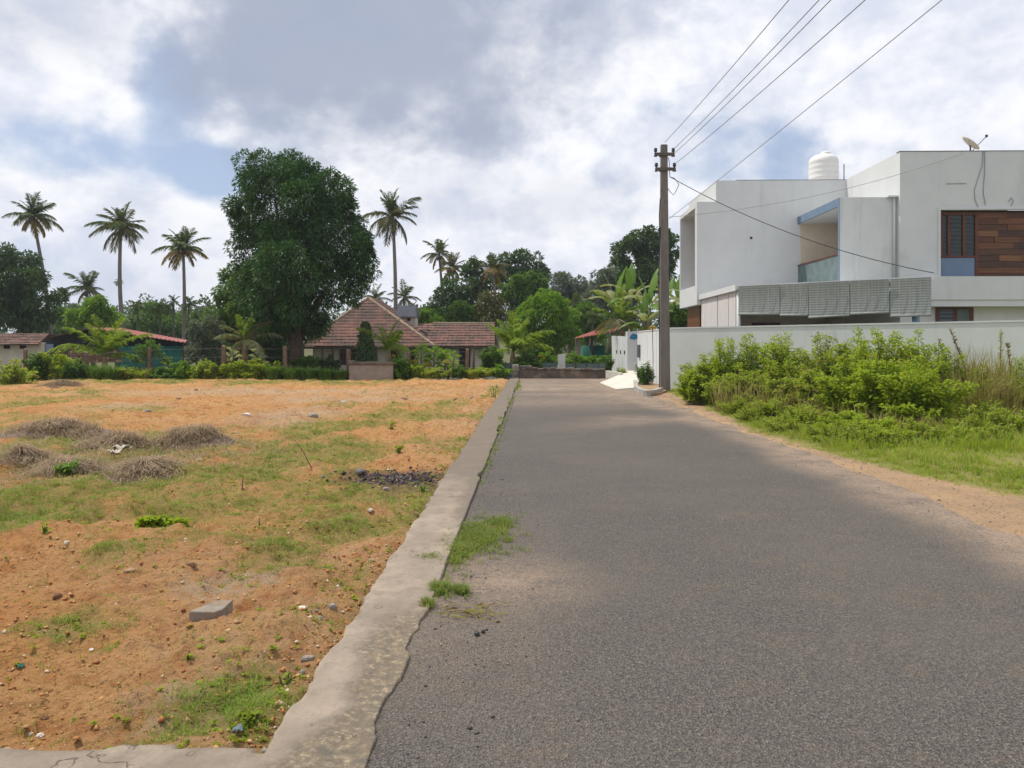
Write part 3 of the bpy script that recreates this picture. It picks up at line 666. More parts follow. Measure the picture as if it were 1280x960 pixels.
# street block, built round its recessed panel
zr0, zr9 = HZ(345.5, uD, vD), HZ(262, uD, vD); uw0 = HU(1174, vD)
hb('street_wall', w, (uD, uw0, vD, vD + T, 0, zD), (uw0, uE, vD, vD + T, zr9, zD), (uw0, uE, vD, vD + T, 0, zr0 - .15))
hb('side_wall', w, (uD + .001, uD + T, vD + T, 5, 0, zD - .002))
hb('roof_slab', M['kerb'], (uD + T, uE, vD + T, 5, zD - .7, zD - .5))
hb('parapet_cap', M['concrete_old'], (uD - .02, uE, vD - .02, vD + T + .02, zD + .001, zD + .022))
hb('panel_surround', w, (uw0 - .05, uw0 + .03, vD - .05, vD + .02, zr0, zr9 + .06), (uw0 + .03, uE, vD - .05, vD + .02, zr9 - .02, zr9 + .06))
hb('recess_back', M['dark'], (uw0, uE, vD + T + .06, vD + T + .12, zr0 - .15, zr9))
vp = vD + .17
u0, u1 = HU(1176, vp), HU(1223, vp); zz0 = HZ(322, u0, vp); zz1 = HZ(265, u0, vp); fw = .07
win = hb('window', M['brownframe'], (u0, u0 + fw, vp, vp + .09, zz0, zz1), (u1 - fw * 1.6, u1, vp, vp + .09, zz0 - .7, zz1), (u0 + fw, u1 - fw * 1.6, vp, vp + .09, zz1 - fw * 1.5, zz1), (u0 + fw, u1 - fw * 1.6, vp, vp + .09, zz0, zz0 + fw),
         *[(u0 + (u1 - u0) * k - .05, u0 + (u1 - u0) * k + .05, vp - .004, vp + .085, zz0 + fw, zz1 - fw * 1.5) for k in (.22, .62)])
for a, b in ((.05, .2), (.24, .58), (.64, .9)):
    hb('pane', M['glass'], (u0 + (u1 - u0) * a, u0 + (u1 - u0) * b, vp + .05, vp + .06, zz0 + fw, zz1 - fw * 1.5), par=win, bevel=0)
for i in range(9):
    z = zz0 + fw + .12 + i * (zz1 - zz0 - .3) / 9
    hb('grille_bar', M['darkmetal'], (u0 + fw, u1 - fw * 1.6, vp + .025, vp + .04, z, z + .022), par=win, bevel=0)
hb('blue_panel', M['bluepaint'], (u0, u1 - fw * 1.6 - .004, vp + .02, vp + .09, zr0 - .1, zz0 - .004))
r = random.Random(5); zp = zr0 - .1; ph = (HZ(265, u0, vp) - zr0 + .1) / 11
for j in range(11):
    u = u1 + .004; 
    while u < HU(1330, vp):
        ln = r.uniform(.5, 1.5)
        o = hb('wood_plank', M['planks'][r.choice((0, 1, 2, 3, 4, 0, 1, 5))], (u, u + ln - .006, vp + .01 + r.uniform(0, .02), vp + .09, zp + j * ph, zp + (j + 1) * ph - .008), bevel=.003); u += ln
# ledge, lower window and the strip of wall above it
zf1, zf0 = HZ(345.5, uD, vD - .6), HZ(383, uD, vD - .6)
hb('canopy', w, (HU(1163, vD - .6), uE, vD - .6, vD - .003, zf0 + .22, zf1), (HU(1165, vD - .6), uE, vD - .56, vD - .003, zf0, zf0 + .22))
u0, u1 = HU(1170, vD - .04), HU(1217, vD - .04); z0, z1 = 1.5, HZ(384, u0, vD)
win = hb('window', M['brownframe'], (u0, u0 + .12, vD - .05, vD - .003, z0, z1), (u1 - .14, u1, vD - .05, vD - .003, z0, z1), (u0 + .12, u1 - .14, vD - .05, vD - .003, z1 - .07, z1), (u0 + .58, u0 + .72, vD - .046, vD - .003, z0, z1 - .07))
hb('pane', M['glass'], (u0 + .12, u0 + .58, vD - .03, vD - .02, z0, z1 - .07), par=win, bevel=0)
hb('pane', M['netblue'], (u0 + .72, u1 - .14, vD - .03, vD - .02, z0, z1 - .07), par=win, bevel=0)
for i in range(5): hb('grille_bar', M['bluepaint'], (u0 + .12, u0 + .58, vD - .045, vD - .035, z1 - .2 - i * .13, z1 - .17 - i * .13), par=win, bevel=0)
# rain pipe, vents, cable loops on the wall
um = HU(1117.5, vC - .04)
MB().tube([(um, vC - .06, zr1 - .3), (um, vC - .06, zC - .06), (um + .03, vC + .02, zC - .01)], .038, 10).build('rain_pipe', M['wallpaint'], house, True)
hb('pipe_hood', w, (um - .25, um + .2, vC - .16, vC - .002, zC - .03, zC + .03))
hb('vent_slot', M['kerb'], (HU(1183, vD), HU(1208, vD), vD - .008, vD + .01, HZ(230.5, uD + 1, vD), HZ(229, uD + 1, vD)), bevel=0)
hb('weep_hole', M['dark'], (HU(937.5, 0), HU(940.5, 0), -.006, .02, HZ(299, uA, 0), HZ(296, uA, 0)), bevel=0)
def wallpath(pts, rad, name, v=vD - .02):
    MB().tube([(HU(a, v), v, HZ(b, HU(a, v), v)) for a, b in pts], rad, 5).build(name, M['wire'], house)
wallpath([(1229, 189), (1228, 206), (1223, 222), (1218, 238), (1219, 250), (1224, 262)], .012, 'dish_cable')
wallpath([(1231, 189), (1231, 215), (1229, 240), (1232, 256)], .012, 'dish_cable')
wallpath([(1261, 252), (1264, 247), (1267, 251), (1264, 257)], .012, 'cable_loop')
# porch with its blinds, following the plot line
uP = HU(876, 0); vP = solve(lambda v: HU(922, v) - uP, -9, 0); zP = HZ(357, uP, vP)
dR = (zP - EYE) * F / 83; vR = solve(lambda v: HD(HU(1168, v), v) - dR, -14, 0); uR = HU(1168, vR)
mb = MB(); mb.prism([(uP - .02, -.004), (uP - .02, vP), (uR, vR), (uR, -.004 + vD)] + [(uD - .01, vD - .004), (uD - .01, -.004)], zP - .13, zP)
mb.build('porch_roof', w, house)
MB().tube([(uP + .06, vP + .10, -.1), (uP + .06, vP + .10, zP - .12)], .07, 10).build('porch_post', w, house, True)
dv = Vector((uR - uP, vR - vP)); dl = dv.length; dn = dv / dl
um = uP + dv.x * .93; vm = vP + dv.y * .93
MB().tube([(um + .05, vm + .25, -.1), (um + .05, vm + .25, zP - .12)], .10, 10).build('porch_post', M['bluepaint'], house, True)
def tpos(px):   # fraction along the porch edge
    return solve(lambda q: HU(px, vP + dv.y * q) - (uP + dv.x * q), 0, 1)
edges = [(924, 975, 392.5, 392.5, 0), (975.5, 1010.5, 394, 394, .05), (1011.5, 1062.5, 397, 394, -.07), (1063.5, 1112, 392.5, 390.5, -.07), (1113, 1164, 395, 394, .02)]
for a, b, y0, y1, off in edges:
    q0, q1 = tpos(a), tpos(b); p0 = Vector((uP, vP)) + dv * q0; p1 = Vector((uP, vP)) + dv * q1
    l = (p1 - p0).length; bo = thing('blind', None, None); bo.parent = house; bo.name = 'blind'
    bo.location = (p0.x, p0.y, 0); bo.rotation_euler = (0, 0, math.atan2(dn.y, dn.x))
    zb0 = HZ(y0, p0.x, p0.y); zb1 = HZ(y1, p1.x, p1.y); m = MB(); nz = 24
    v = []; f = []
    for k in range(nz + 1):
        t = k / nz; bow = off * .5 + .03 * math.sin(t * 3) - off * t * .4
        for s_, zb in ((0, zb0), (l, zb1)):
            z = zP - .03 + (zb - zP + .03) * t; v += [(s_, -.06 + bow, z), (s_, -.035 + bow, z)]
    for k in range(nz):
        i = k * 4; f += [[i, i + 2, i + 6, i + 4], [i + 1, i + 5, i + 7, i + 3], [i, i + 4, i + 5, i + 1], [i + 2, i + 3, i + 7, i + 6]]
    f += [[0, 1, 3, 2], [nz * 4, nz * 4 + 2, nz * 4 + 3, nz * 4 + 1]]
    bl = MB().add(v, f).build('slat_sheet', M['blind'], bo)
    MB().tube([(0, -.05 + off * .1, zb0), (l, -.05 + off * .1, zb1)], .035, 8).build('roller', M['blind'], bo, True)
    m = MB()
    for k in range(1, 4): m.tube([(l * k / 4, -.075 + off * .5, zP - .05), (l * k / 4, -.075 + off * .1, zb0 + (zb1 - zb0) * k / 4 + .04)], .007, 4)
    m.build('cord', M['kerb'], bo)
for a, b in ((877, 897), (897.6, 911), (911.5, 920)):
    va = solve(lambda v: HU(a, v) - uP - .03, -9, .5); vb_ = solve(lambda v: HU(b, v) - uP - .03, -9, .5)
    hb('side_blind', M['cloth'], (uP + .02, uP + .04, vb_ + .01, va, .4, zP - .135), bevel=0)
hb('porch_lip', w, (uP - .08, uP - .021, vP, -.003, zP - .17, zP + .03))

# water tank, dish and rod on the roof
tx = X(1029.5, 34.2); zt = zA - .7
tank = thing('water_tank', 'round white plastic water tank standing on the flat roof', 'water tank', (tx, 34.2, zt)); h = Z(192, 34.2) - zt
pr = [(.6, h * .42)]
for i in range(5):
    z = h * .42 + (h * .46) * i / 5; dz = h * .46 / 5
    pr += [(.62, z + dz * .35), (.628, z + dz * .5), (.628, z + dz * .7), (.62, z + dz * .85)]
pr += [(.61, h * .885), (.55, h * .925), (.40, h * .962), (.22, h * .985)]
MB().lathe(pr, 32).build('body', M['plastic_white'], tank, True)
MB().lathe([(.2, h * .975), (.21, h * 1.0), (.17, h * 1.015), (.03, h * 1.02)], 20, (.05, -.1)).build('lid', M['plastic_white'], tank, True)
MB().box(-.85, .85, -.85, .85, 0, h * .2).box(-.7, .7, -.7, .7, h * .2, h * .418).build('plinth', M['kerb'], tank)
rx = X(1055, 34); o = MB().tube([(rx, 34, zA - .75), (rx, 34, Z(205, 34))], .022, 6).build('roof_rod', M['darkmetal'])
tag(o, 'thin dark rod standing upright on the roof beside the white tank', 'rod')
dY = 27.6; dx = X(1213, dY); dish = thing('satellite_dish', 'pale satellite dish tilted on the roof edge of the white house', 'satellite dish', (dx, dY, zD - .5)); zc = Z(181, dY) - zD + .5
v = []; f = []; n = 20; ax = Vector((.62, -.25, .74)).normalized(); e1 = ax.cross(Vector((0, 1, 0))).normalized(); e2 = ax.cross(e1)
for ring in range(6):
    q = .37 * ring / 5
    for k in range(n):
        a = 2 * math.pi * k / n; v.append(Vector((-.05, 0, zc)) + (e1 * math.cos(a) + e2 * math.sin(a) * .9) * q + ax * (q * q * .55))
for ring in range(5):
    for k in range(n): f.append([ring * n + k, ring * n + (k + 1) % n, (ring + 1) * n + (k + 1) % n, (ring + 1) * n + k])
o = MB().add(v, f).build('reflector', M['rock_pale'], dish, True); sld = o.modifiers.new('thick', 'SOLIDIFY'); sld.thickness = .02
MB().tube([(0, 0, 0), (0, 0, zc - .1), (-.04, 0, zc)], .03, 6).build('mast', M['iron'], dish)
tip = Vector((X(1231, dY) - dx, -.1, Z(171, dY) - zD + .5))
MB().tube([Vector((.05, -.05, zc - .22)), tip], .014, 5).build('feed_arm', M['iron'], dish)
MB().lathe([(.02, tip.z - .05), (.045, tip.z - .03), (.045, tip.z + .04), (.02, tip.z + .05)], 8, (tip.x, tip.y)).build('receiver', M['darkmetal'], dish)

# ------------------------------------------------------------------ compound wall, gate, planter
W0 = Vector((X(834, 26.5), 26.5)); W1 = Vector((X(1280, 19.5), 19.5)); wd = (W1 - W0).normalized(); wn = Vector((-wd.y, wd.x))
def slab(m, p, q, t, z0, z1, z0b=None, z1b=None):
    d = (q - p).normalized(); n_ = Vector((-d.y, d.x)) * t
    a = [(*p, z0), (*q, z0b if z0b is not None else z0), (*(q + n_), z0b if z0b is not None else z0), (*(p + n_), z0)]
    b = [(*p, z1), (*q, z1b if z1b is not None else z1), (*(q + n_), z1b if z1b is not None else z1), (*(p + n_), z1)]
    return m.hexa(a, b)
wall = thing('compound_wall', 'long white compound wall behind the weeds in front of the house', 'wall', (0, 0, 0))
Wend = W0 + wd * 24; zw0, zw1 = 2.06, 2.10
slab(MB(), W0, Wend, .16, -.3, zw0, None, zw1 + .1).build('wall_body', M['wallpaint'], wall)
slab(MB(), W0 - wn * .02, Wend - wn * .02, .20, zw0 + .002, zw0 + .05, zw1 + .102, zw1 + .15).build('coping', M['wallpaint'], wall)
dG = Vector((.021, 1)).normalized(); nG = Vector((dG.y, -dG.x))
side = thing('gate_wall', 'white side wall along the road with a small meter box by the gate', 'wall', (0, 0, 0))
A = Vector((W0.x, W0.y + .002)); Bq = A + dG * 7.2
slab(MB(), Bq, A + dG * .17, .15, -.3, 2.05).build('wall_body', M['white'], side)
for q in (2.2, 4.4): slab(MB(), A + dG * (q + .04) - nG * .002, A + dG * q - nG * .002, .012, -.1, 2.03).build('joint', M['kerb'], side)
slab(MB(), Bq - nG * .02, A + dG * .17 - nG * .02, .19, 2.052, 2.09).build('coping', M['white'], side)
mbp = A + dG * 6.3; slab(MB(), mbp + dG * .5 - nG * .08, mbp - nG * .08, .075, .95, 1.5).build('meter_box', M['slate'], side, bevel=.01)
# pier with the blue emblem, turned towards the road
pier = thing('gate_pier', 'white gate pier carrying a blue leaf shaped emblem', 'gate pier', (X(784, 36.6), 36.6, 0)); pw = X(801, 36.6) - X(784, 36.6)
MB().box(0, pw, 0, .5, -.2, Z(414.5, 36.6)).build('shaft', M['white'], pier, bevel=.01)
ez = Z(420.7, 36.6); ex = pw * .57; out = [(-.26, -.10), (-.235, -.02), (-.20, .06), (-.13, .12), (-.07, .15), (.0, .12), (.09, .08), (.19, .06), (.235, .02), (.235, -.06), (.17, -.10), (.06, -.10), (-.03, -.145), (-.13, -.13)]
m = MB(); m.add([(ex + a, -.03, ez + b) for a, b in out] + [(ex + a, -.003, ez + b) for a, b in out], [list(range(14)), [i + 14 for i in range(14)][::-1]] + [[(i + 1) % 14, i, i + 14, (i + 1) % 14 + 14] for i in range(14)])
m.build('emblem', M['teal'], pier)
gate = thing('sliding_gate', 'white panelled gate with three dark holes beside the pier', 'gate', (0, 0, 0))
g0 = Vector((X(783.6, 37.2), 37.2)); g1 = Vector((X(764.5, 41.5), 41.5)); gd = (g1 - g0)
for i in range(4):
    a = g0 + gd * (i / 4 + .006); b = g0 + gd * ((i + 1) / 4 - .006); o = slab(MB(), b, a, .06, .02, Z(420.5 - .3 * i, 37.2 + i) ).build('gate_panel', M['white'], gate, bevel=.005)
    if i < 3:
        c = (a + b) / 2; m = MB(); e = (b - a).normalized(); n_ = Vector((-e.y, e.x))
        p = c + n_ * .005; m.hexa([(*(p - e * .09), 1.02), (*(p + e * .09), 1.02), (*(p + e * .09 + n_ * .02), 1.02), (*(p - e * .09 + n_ * .02), 1.02)], [(*(p - e * .09), 1.2), (*(p + e * .09), 1.2), (*(p + e * .09 + n_ * .02), 1.2), (*(p - e * .09 + n_ * .02), 1.2)])
        m.build('hand_hole', M['dark'], gate)
fw_ = thing('far_yard_wall', 'white wall top showing behind the panelled gate', 'wall', (0, 0, 0)); a = Vector((X(770, 44), 44)); b = Vector((X(800, 43), 43)); slab(MB(), a, b, .15, -.3, Z(414.5, 44)).build('wall_body', M['white'], fw_)
# planter ring and its shrub at the wall foot
pl = thing('kerb_planter', 'low grey cement planter kerb curving at the pole foot', 'planter', (0, 0, 0))
pp = [GP(a, b, .0) for a, b in ((791.5, 480), (792.5, 488.5), (799, 493), (808, 495.5), (820, 494.5), (829, 491.5))]
m = MB()
for i in range(len(pp) - 1): slab(m, Vector(pp[i]), Vector(pp[i + 1]), .14, -.1, .16 + .004 * i)
m.build('kerb', M['kerb'], pl)
m = MB(); m.prism([(x + .1, y + .06) for x, y in pp] + [(5.3, 26.0), (5.3, 29.0)], -.1, .08); m.build('soil_bed', M['verge'], pl)
ws = thing('ramp_kerb', 'short white kerb along the far edge of the driveway ramp', 'kerb', (0, 0, 0)); slab(MB(), Vector((X(757, 36.6), 36.6)), Vector((4.78, 34.0)), .14, -.1, .26).build('kerb', M['ramp'], ws)
shrub('potted_shrub', 'rounded leafy shrub in the cement planter before the white wall', X(806, 27.6), 27.6, .02, .95, .36, 'mid', 31, 26, 60, .09, .05)
sx = X(816, 27.2); st = thing('thin_stake', 'thin dark stake with a yellow tuft above the white wall', 'stake', (sx, 27.2, 0))
MB().tube([(0, 0, 0), (.01, 0, 1.2), (-.02, 0, Z(409, 27.2))], .012, 5).build('shaft', M['cable'], st)
V, Fc = leaves(np.repeat([[-.02, 0, Z(411, 27.2)]], 26, 0), nrm(np.random.default_rng(3).normal(0, .5, (26, 3)) + [0, 0, .5]), .17, .07, np.random.default_rng(4)); mk('yellow_tuft', V, Fc, M['yellow'], st)

# ------------------------------------------------------------------ utility pole and wires
pY = 24.8; px0 = X(831, pY); pole = thing('utility_pole', 'tall weathered concrete electricity pole with two crossarms at the roadside', 'utility pole', (px0, pY, 0)); zt = Z(181, pY)
m = MB(); a, b = .165, .105
m.hexa([(-a, -a * .8, -.6), (a, -a * .8, -.6), (a, a * .8, -.6), (-a, a * .8, -.6)], [(-b - .03, -b * .8, zt), (b - .03, -b * .8, zt), (b - .03, b * .8, zt), (-b - .03, b * .8, zt)]); m.build('shaft', M['pole'], pole, bevel=.02)
arms = []
for py, w0, w1 in ((194, 817, 842), (212.5, 818, 843.5)):
    z = Z(py, pY); x0, x1 = X(w0, pY) - px0, X(w1, pY) - px0
    MB().box(x0, x1, -.17, -.10, z - .05, z + .05).build('crossarm', M['iron'], pole, bevel=.006)
    for x in (x0 + .04, x1 - .04):
        MB().lathe([(.015, z + .04), (.03, z + .07), (.055, z + .09), (.06, z + .12), (.04, z + .14), (.055, z + .16), (.05, z + .19), (.02, z + .2)], 10, (x, -.135)).build('insulator', M['darkmetal'], pole, True)
        MB().box(x - .05, x + .05, -.19, -.08, z - .075, z - .051).build('bracket', M['iron'], pole)
        arms.append((x + px0, pY - .135, z + .15))
    MB().box(-.16, .10, -.10, .16, z - .03, z + .03).build('clamp', M['iron'], pole)
zc = Z(221, pY)
MB().tube([(.10, -.05, Z(197, pY)), (.13, -.1, Z(205, pY)), (.12, -.1, Z(214, pY)), (.15, -.1, Z(222, pY))], .012, 5).build('jumper_wire', M['cable'], pole)
MB().tube([(.13, -.1, Z(222, pY)), (.28, -.15, Z(224, pY)), (.42, -.18, Z(232, pY)), (.33, -.18, Z(240, pY)), (.25, -.15, Z(245, pY)), (.14, -.1, Z(240, pY)), (.08, -.1, Z(236, pY))], .013, 5).build('cable_loop', M['wire'], pole)
MB().tube([(-.15, -.02, Z(248, pY)), (-.18, -.02, Z(270, pY)), (-.16, -.02, Z(300, pY)), (-.2, 0, Z(350, pY)), (-.17, 0, 2.), (-.17, 0, .1)], .018, 6).build('earth_cable', M['cable'], pole)
MB().box(-.21, -.13, -.07, .05, Z(290, pY) - .15, Z(285, pY)).build('junction_box', M['darkmetal'], pole)
def wire(name, label, p, q, sag, rad=.009, mat='wire', group=None, n=24):
    p = Vector(p); q = Vector(q); pts = [p.lerp(q, k / n) + Vector((0, 0, -4 * sag * (k / n) * (1 - k / n))) for k in range(n + 1)]
    return tag(MB().tube(pts, rad, 5).build(name, M[mat], None, True), label, 'wire', group)
g = 'overhead lines to the pole'
nx = 5.1   # next pole of the line stands behind the viewer
wire('power_line', 'highest power line, running from the pole top out over the road', (px0 - .02, pY - .1, zt + .05), (5.02, -14, 8.5), .55, group=g)
wire('power_line', 'power line from the upper crossarm, nearer the road of the close pair', arms[1], (5.42, -14, 8.2), .55, group=g)
wire('power_line', 'power line from the upper crossarm, nearer the house of the close pair', (arms[1][0] + .04, pY - .13, arms[1][2] - .12), (5.72, -14, 8.2), .55, group=g)
wire('power_line', 'power line from the lower crossarm crossing above the white house roof', arms[3], (6.25, -14, 7.65), .5, group=g)
wire('service_wire', 'lone wire rising from mid pole across the sky over the white house', (px0 + .12, pY - .1, Z(274, pY)), (9.5, -6, 9.6), .15, .008, group=g)
wire('service_wire', 'faint wire from mid pole to the satellite dish corner of the house', (px0 + .12, pY - .1, Z(272, pY)), (X(1205, 26.3), 26.3, Z(191, 26.3)), .35, .008, group=g)
q = uP + dv.x * .99, vP + dv.y * .99 - .1
e = Matrix.Translation((HX, HYY, 0)) @ Matrix.Rotation(-HA, 4, 'Z') @ Vector((q[0], q[1], zP + .08))
wire('service_cable', 'dark sagging service cable from the pole to the porch roof corner', (px0 + .14, pY - .12, Z(222, pY)), e, .38, .012, 'cable', group=g)

# ------------------------------------------------------------------ low wall at the road end and what stands behind it
ew = thing('road_end_wall', 'low dark mossy wall closing the end of the road', 'wall', (0, 0, 0)); y = 34.0
slab(MB(), Vector((X(648.5, y), y)), Vector((X(757, y), y + .1)), .28, -.3, Z(461.2, y), None, Z(463.5, y)).build('wall_body', M['moss_wall'], ew, bevel=.02)
for i in range(14):
    a = X(648.5 + i * 7.7, y) + .02; MB().box(a, a + .25, y - .02, y + .31, Z(461.4 + i * .14, y) + .003, Z(460.6 + i * .1, y) + .02 + .02 * (i % 3)).build('cap_block', M['moss_wall' if i % 3 else 'concrete_old'], ew, bevel=.012)
MB().box(X(650, y), X(665, y), y + .02, y + .3, Z(460, y), Z(457, y)).build('broken_block', M['concrete_old'], ew, bevel=.03)
sp = thing('stone_stub', 'broken stone stub at the far end of the cement strip', 'post', (X(643.5, 34.2), 34.2, 0))
MB().box(-.18, .17, -.15, .15, -.2, .28).build('base_stone', M['concrete_old'], sp, bevel=.04); MB().box(-.12, .2, -.13, .13, .282, .62).build('top_stone', M['rock_grey'], sp, bevel=.05)
wp = thing('white_post', 'square white stone post standing behind the low end wall', 'post', (X(702, 36), 36, -.6)); MB().box(-.17, .17, -.14, .14, 0, Z(443, 36) + .6).build('shaft', M['white_stone'], wp, bevel=.015)
gn = thing('garden_net', 'low blue grey net fence round the vegetable plot', 'fence', (0, 0, 0))
slab(MB(), Vector((X(628, 37), 37)), Vector((X(696, 37.2), 37.2)), .03, -.9, Z(453.5, 37)).build('net_sheet', M['netblue'], gn)
slab(MB(), Vector((X(706, 37.2), 37.2)), Vector((X(757, 38), 38)), .03, -.9, Z(454.5, 37.5)).build('net_sheet', M['netblue'], gn)
for px in (632, 655, 676, 719, 733, 748):
    MB().tube([(X(px, 37.1), 36.95, -.9), (X(px, 37.1), 36.95, Z(452, 37))], .03, 6).build('stake', M['bark'], gn)

# ------------------------------------------------------------------ tiled roofs
def tiles(m, a, b, c, d, rows, w, seed, lift=.035):
    """courses of tiles between eave a-b and top d-c"""
    r = random.Random(seed); a, b, c, d = map(Vector, (a, b, c, d)); n_ = (b - a).cross(d - a).normalized(); n_ = n_ if n_.z > 0 else -n_
    for i in range(rows):
        t0, t1 = i / rows, min(1, (i + 1.12) / rows); l0, r0 = a.lerp(d, t0), b.lerp(c, t0); l1, r1 = a.lerp(d, t1), b.lerp(c, t1)
        k = max(1, int((r0 - l0).length / w))
        for j in range(k):
            j0, j1 = j / k, (j + .93) / k; hh = n_ * (lift * r.uniform(.75, 1.35)); e = n_ * .004
            p = [l0.lerp(r0, j0), l0.lerp(r0, j1), l1.lerp(r1, j1), l1.lerp(r1, j0)]
            mid = (l0.lerp(r0, (j0 + j1) / 2)) - hh * .1
            m.add([p[0] + hh, p[1] + hh * .8, p[2] + e, p[3] + e, p[0], p[1]], [[0, 1, 2, 3], [4, 5, 1, 0], [4, 0, 3], [5, 2, 1]])
def plane(m, *p): m.add(p, [list(range(len(p)))])
th = thing('tile_house', 'old low house with clay tiled hip roof and pale limewashed walls', 'house', (0, 0, 0))
A = (X(376, 45), 45, Z(433, 45)); B = (X(543, 45), 45, Z(433, 45)); Cc = (X(460.5, 48.5), 48.5, Z(373, 48.5)); Dd = (Cc[0], 54, Cc[2]); B2 = (B[0] + .2, 57, B[2]); A2 = (A[0] - .2, 57, A[2])
rf = MB(); plane(rf, A, B, Cc); plane(rf, B, B2, Dd, Cc); plane(rf, A2, A, Cc, Dd); plane(rf, B2, A2, Dd); rf = rf.build('roof', M['tile'], th)
m = MB(); tiles(m, Vector(A) + Vector((0, -.02, .02)), Vector(B) + Vector((0, -.02, .02)), Vector(Cc) + Vector((.02, -.02, .02)), Vector(Cc) + Vector((-.02, -.02, .02)), 16, .25, 3)
tiles(m, Vector(B) + Vector((.02, 0, .02)), Vector(B2) + Vector((.02, 0, .02)), Vector(Dd) + Vector((.02, 0, .03)), Vector(Cc) + Vector((.02, 0, .03)), 14, .5, 4)
tag(m.build('roof_tiles', M['tile'], rf), kind='stuff')
def ridge(name, p, q, n, rad, par):
    p = Vector(p); q = Vector(q); m = MB()
    for i in range(n):
        a = p.lerp(q, i / n); b = p.lerp(q, (i + .94) / n); m.tube([a + Vector((0, 0, .03)), b + Vector((0, 0, .05))], [rad, rad * .85], 7)
    return m.build(name, M['tile_pale'], par)
ridge('hip_ridge', A, Cc, 14, .10, rf); ridge('hip_ridge', B, Cc, 14, .10, rf); ridge('top_ridge', Cc, Dd, 14, .10, rf)
WE0 = (X(530, 45.4), 45.4, Z(433.5, 45.4)); WE1 = (X(619, 45.4), 45.4, Z(433, 45.4)); WR0 = (X(541, 48.2), 48.2, Z(404.5, 48.2)); WR1 = (X(618.5, 48.2), 48.2, Z(405, 48.2))
wr = MB(); plane(wr, WE0, WE1, WR1, WR0); plane(wr, WR0, WR1, (WE1[0], 51, WE1[2]), (WE0[0], 51, WE1[2])); wr = wr.build('wing_roof', M['tile'], th)
m = MB(); tiles(m, Vector(WE0) + Vector((0, -.02, .02)), Vector(WE1) + Vector((0, -.02, .02)), Vector(WR1) + Vector((0, -.02, .02)), Vector(WR0) + Vector((0, -.02, .02)), 9, .25, 5, .045); tag(m.build('roof_tiles', M['tile'], wr), kind='stuff')
ridge('top_ridge', WR0, WR1, 16, .07, wr)
m = MB(); tiles(m, (X(522, 49), 49, Z(412.5, 49)), (X(541, 49), 49, Z(412.5, 49)), (X(541, 50), 50, Z(404.5, 50)), (X(522, 50), 50, Z(404.5, 50)), 3, .25, 8); m.build('link_roof', M['tile'], th)
gz = -.95
MB().box(X(391, 45.7), B[0] + .3, 45.7, 46, gz, Z(434, 45.7)).box(X(391, 45.7), X(391, 45.7) + .3, 46, 56, gz, 1.4).build('front_wall', M['plaster'], th)
MB().box(B[0] + .301, WE1[0] - .15, 46.0, 46.25, gz, 1.38).box(WE1[0] - .4, WE1[0] - .151, 46.25, 50.6, gz, 1.35).build('wing_wall', M['plaster'], th)
mg = MB(); mg.add([(WE1[0] - .2, 45.6, 1.30), (WE1[0] - .2, 50.8, 1.30), (WE1[0] - .2, 48.2, WR1[2] - .03)], [[0, 1, 2]]); mg.build('gable', M['plaster'], th)
MB().box(A[0], B[0] + .2, 45.02, 45.08, 1.22, 1.34).box(WE0[0] + 1, WE1[0], 45.42, 45.48, 1.22, 1.335).build('eave_board', M['bark'], th)
def hole(px0, px1, py0, py1, y, name='window', arch=False):
    x0, x1, z1, z0 = X(px0, y), X(px1, y), Z(py0, y), Z(py1, y); t = .07
    wn_ = MB().box(x0, x0 + t, y - .09, y - .004, z0, z1).box(x1 - t, x1, y - .09, y - .004, z0, z1).box(x0 + t, x1 - t, y - .09, y - .004, z1 - t, z1).build(name, M['bark'], th)
    MB().box(x0 + t, x1 - t, y - .05, y - .01, z0, z1 - t).build('dark_opening', M['dark'], wn_)
    if name == 'window':
        for k in range(1, 4): MB().tube([(x0 + (x1 - x0) * k / 4, y - .065, z0), (x0 + (x1 - x0) * k / 4, y - .065, z1 - t)], .012, 4).build('window_bar', M['iron'], wn_)
hole(425, 434, 437, 456, 45.7); hole(439, 447, 437, 456, 45.7); hole(484, 499, 437, 452, 45.7); hole(513, 522, 437, 456, 45.7, 'door'); hole(545, 558, 437, 452, 46.0); hole(574, 588, 434, 459, 46.0, 'door'); hole(605, 614, 437.5, 448, 46.0)
for px in (403, 416, 470, 560, 592): MB().tube([(X(px, 45.15), 45.15, gz), (X(px, 45.15), 45.15, 1.22)], .07, 8).build('verandah_post', M['bark'], th, True)
ch = MB().box(X(498, 50), X(519.5, 50), 50, 51.2, 1.4, Z(396, 50)).build('chimney', M['plaster'], th)
x0, x1 = X(495, 50), X(521.5, 50); z0, z1 = Z(396, 50), Z(381.5, 50)
m = MB(); m.hexa([(x0, 49.75, z0), (x1, 49.75, z0), (x1, 51.45, z0), (x0, 51.45, z0)], [(x0 + .12, 50.2, z1), (x1 - .1, 50.2, z1), (x1 - .1, 51, z1), (x0 + .12, 51, z1)]); m.build('chimney_hood', M['slate'], ch)
MB().box(X(509, 50), X(513, 50), 49.985, 50.05, Z(401, 50), Z(397.5, 50)).build('smoke_hole', M['dark'], ch)

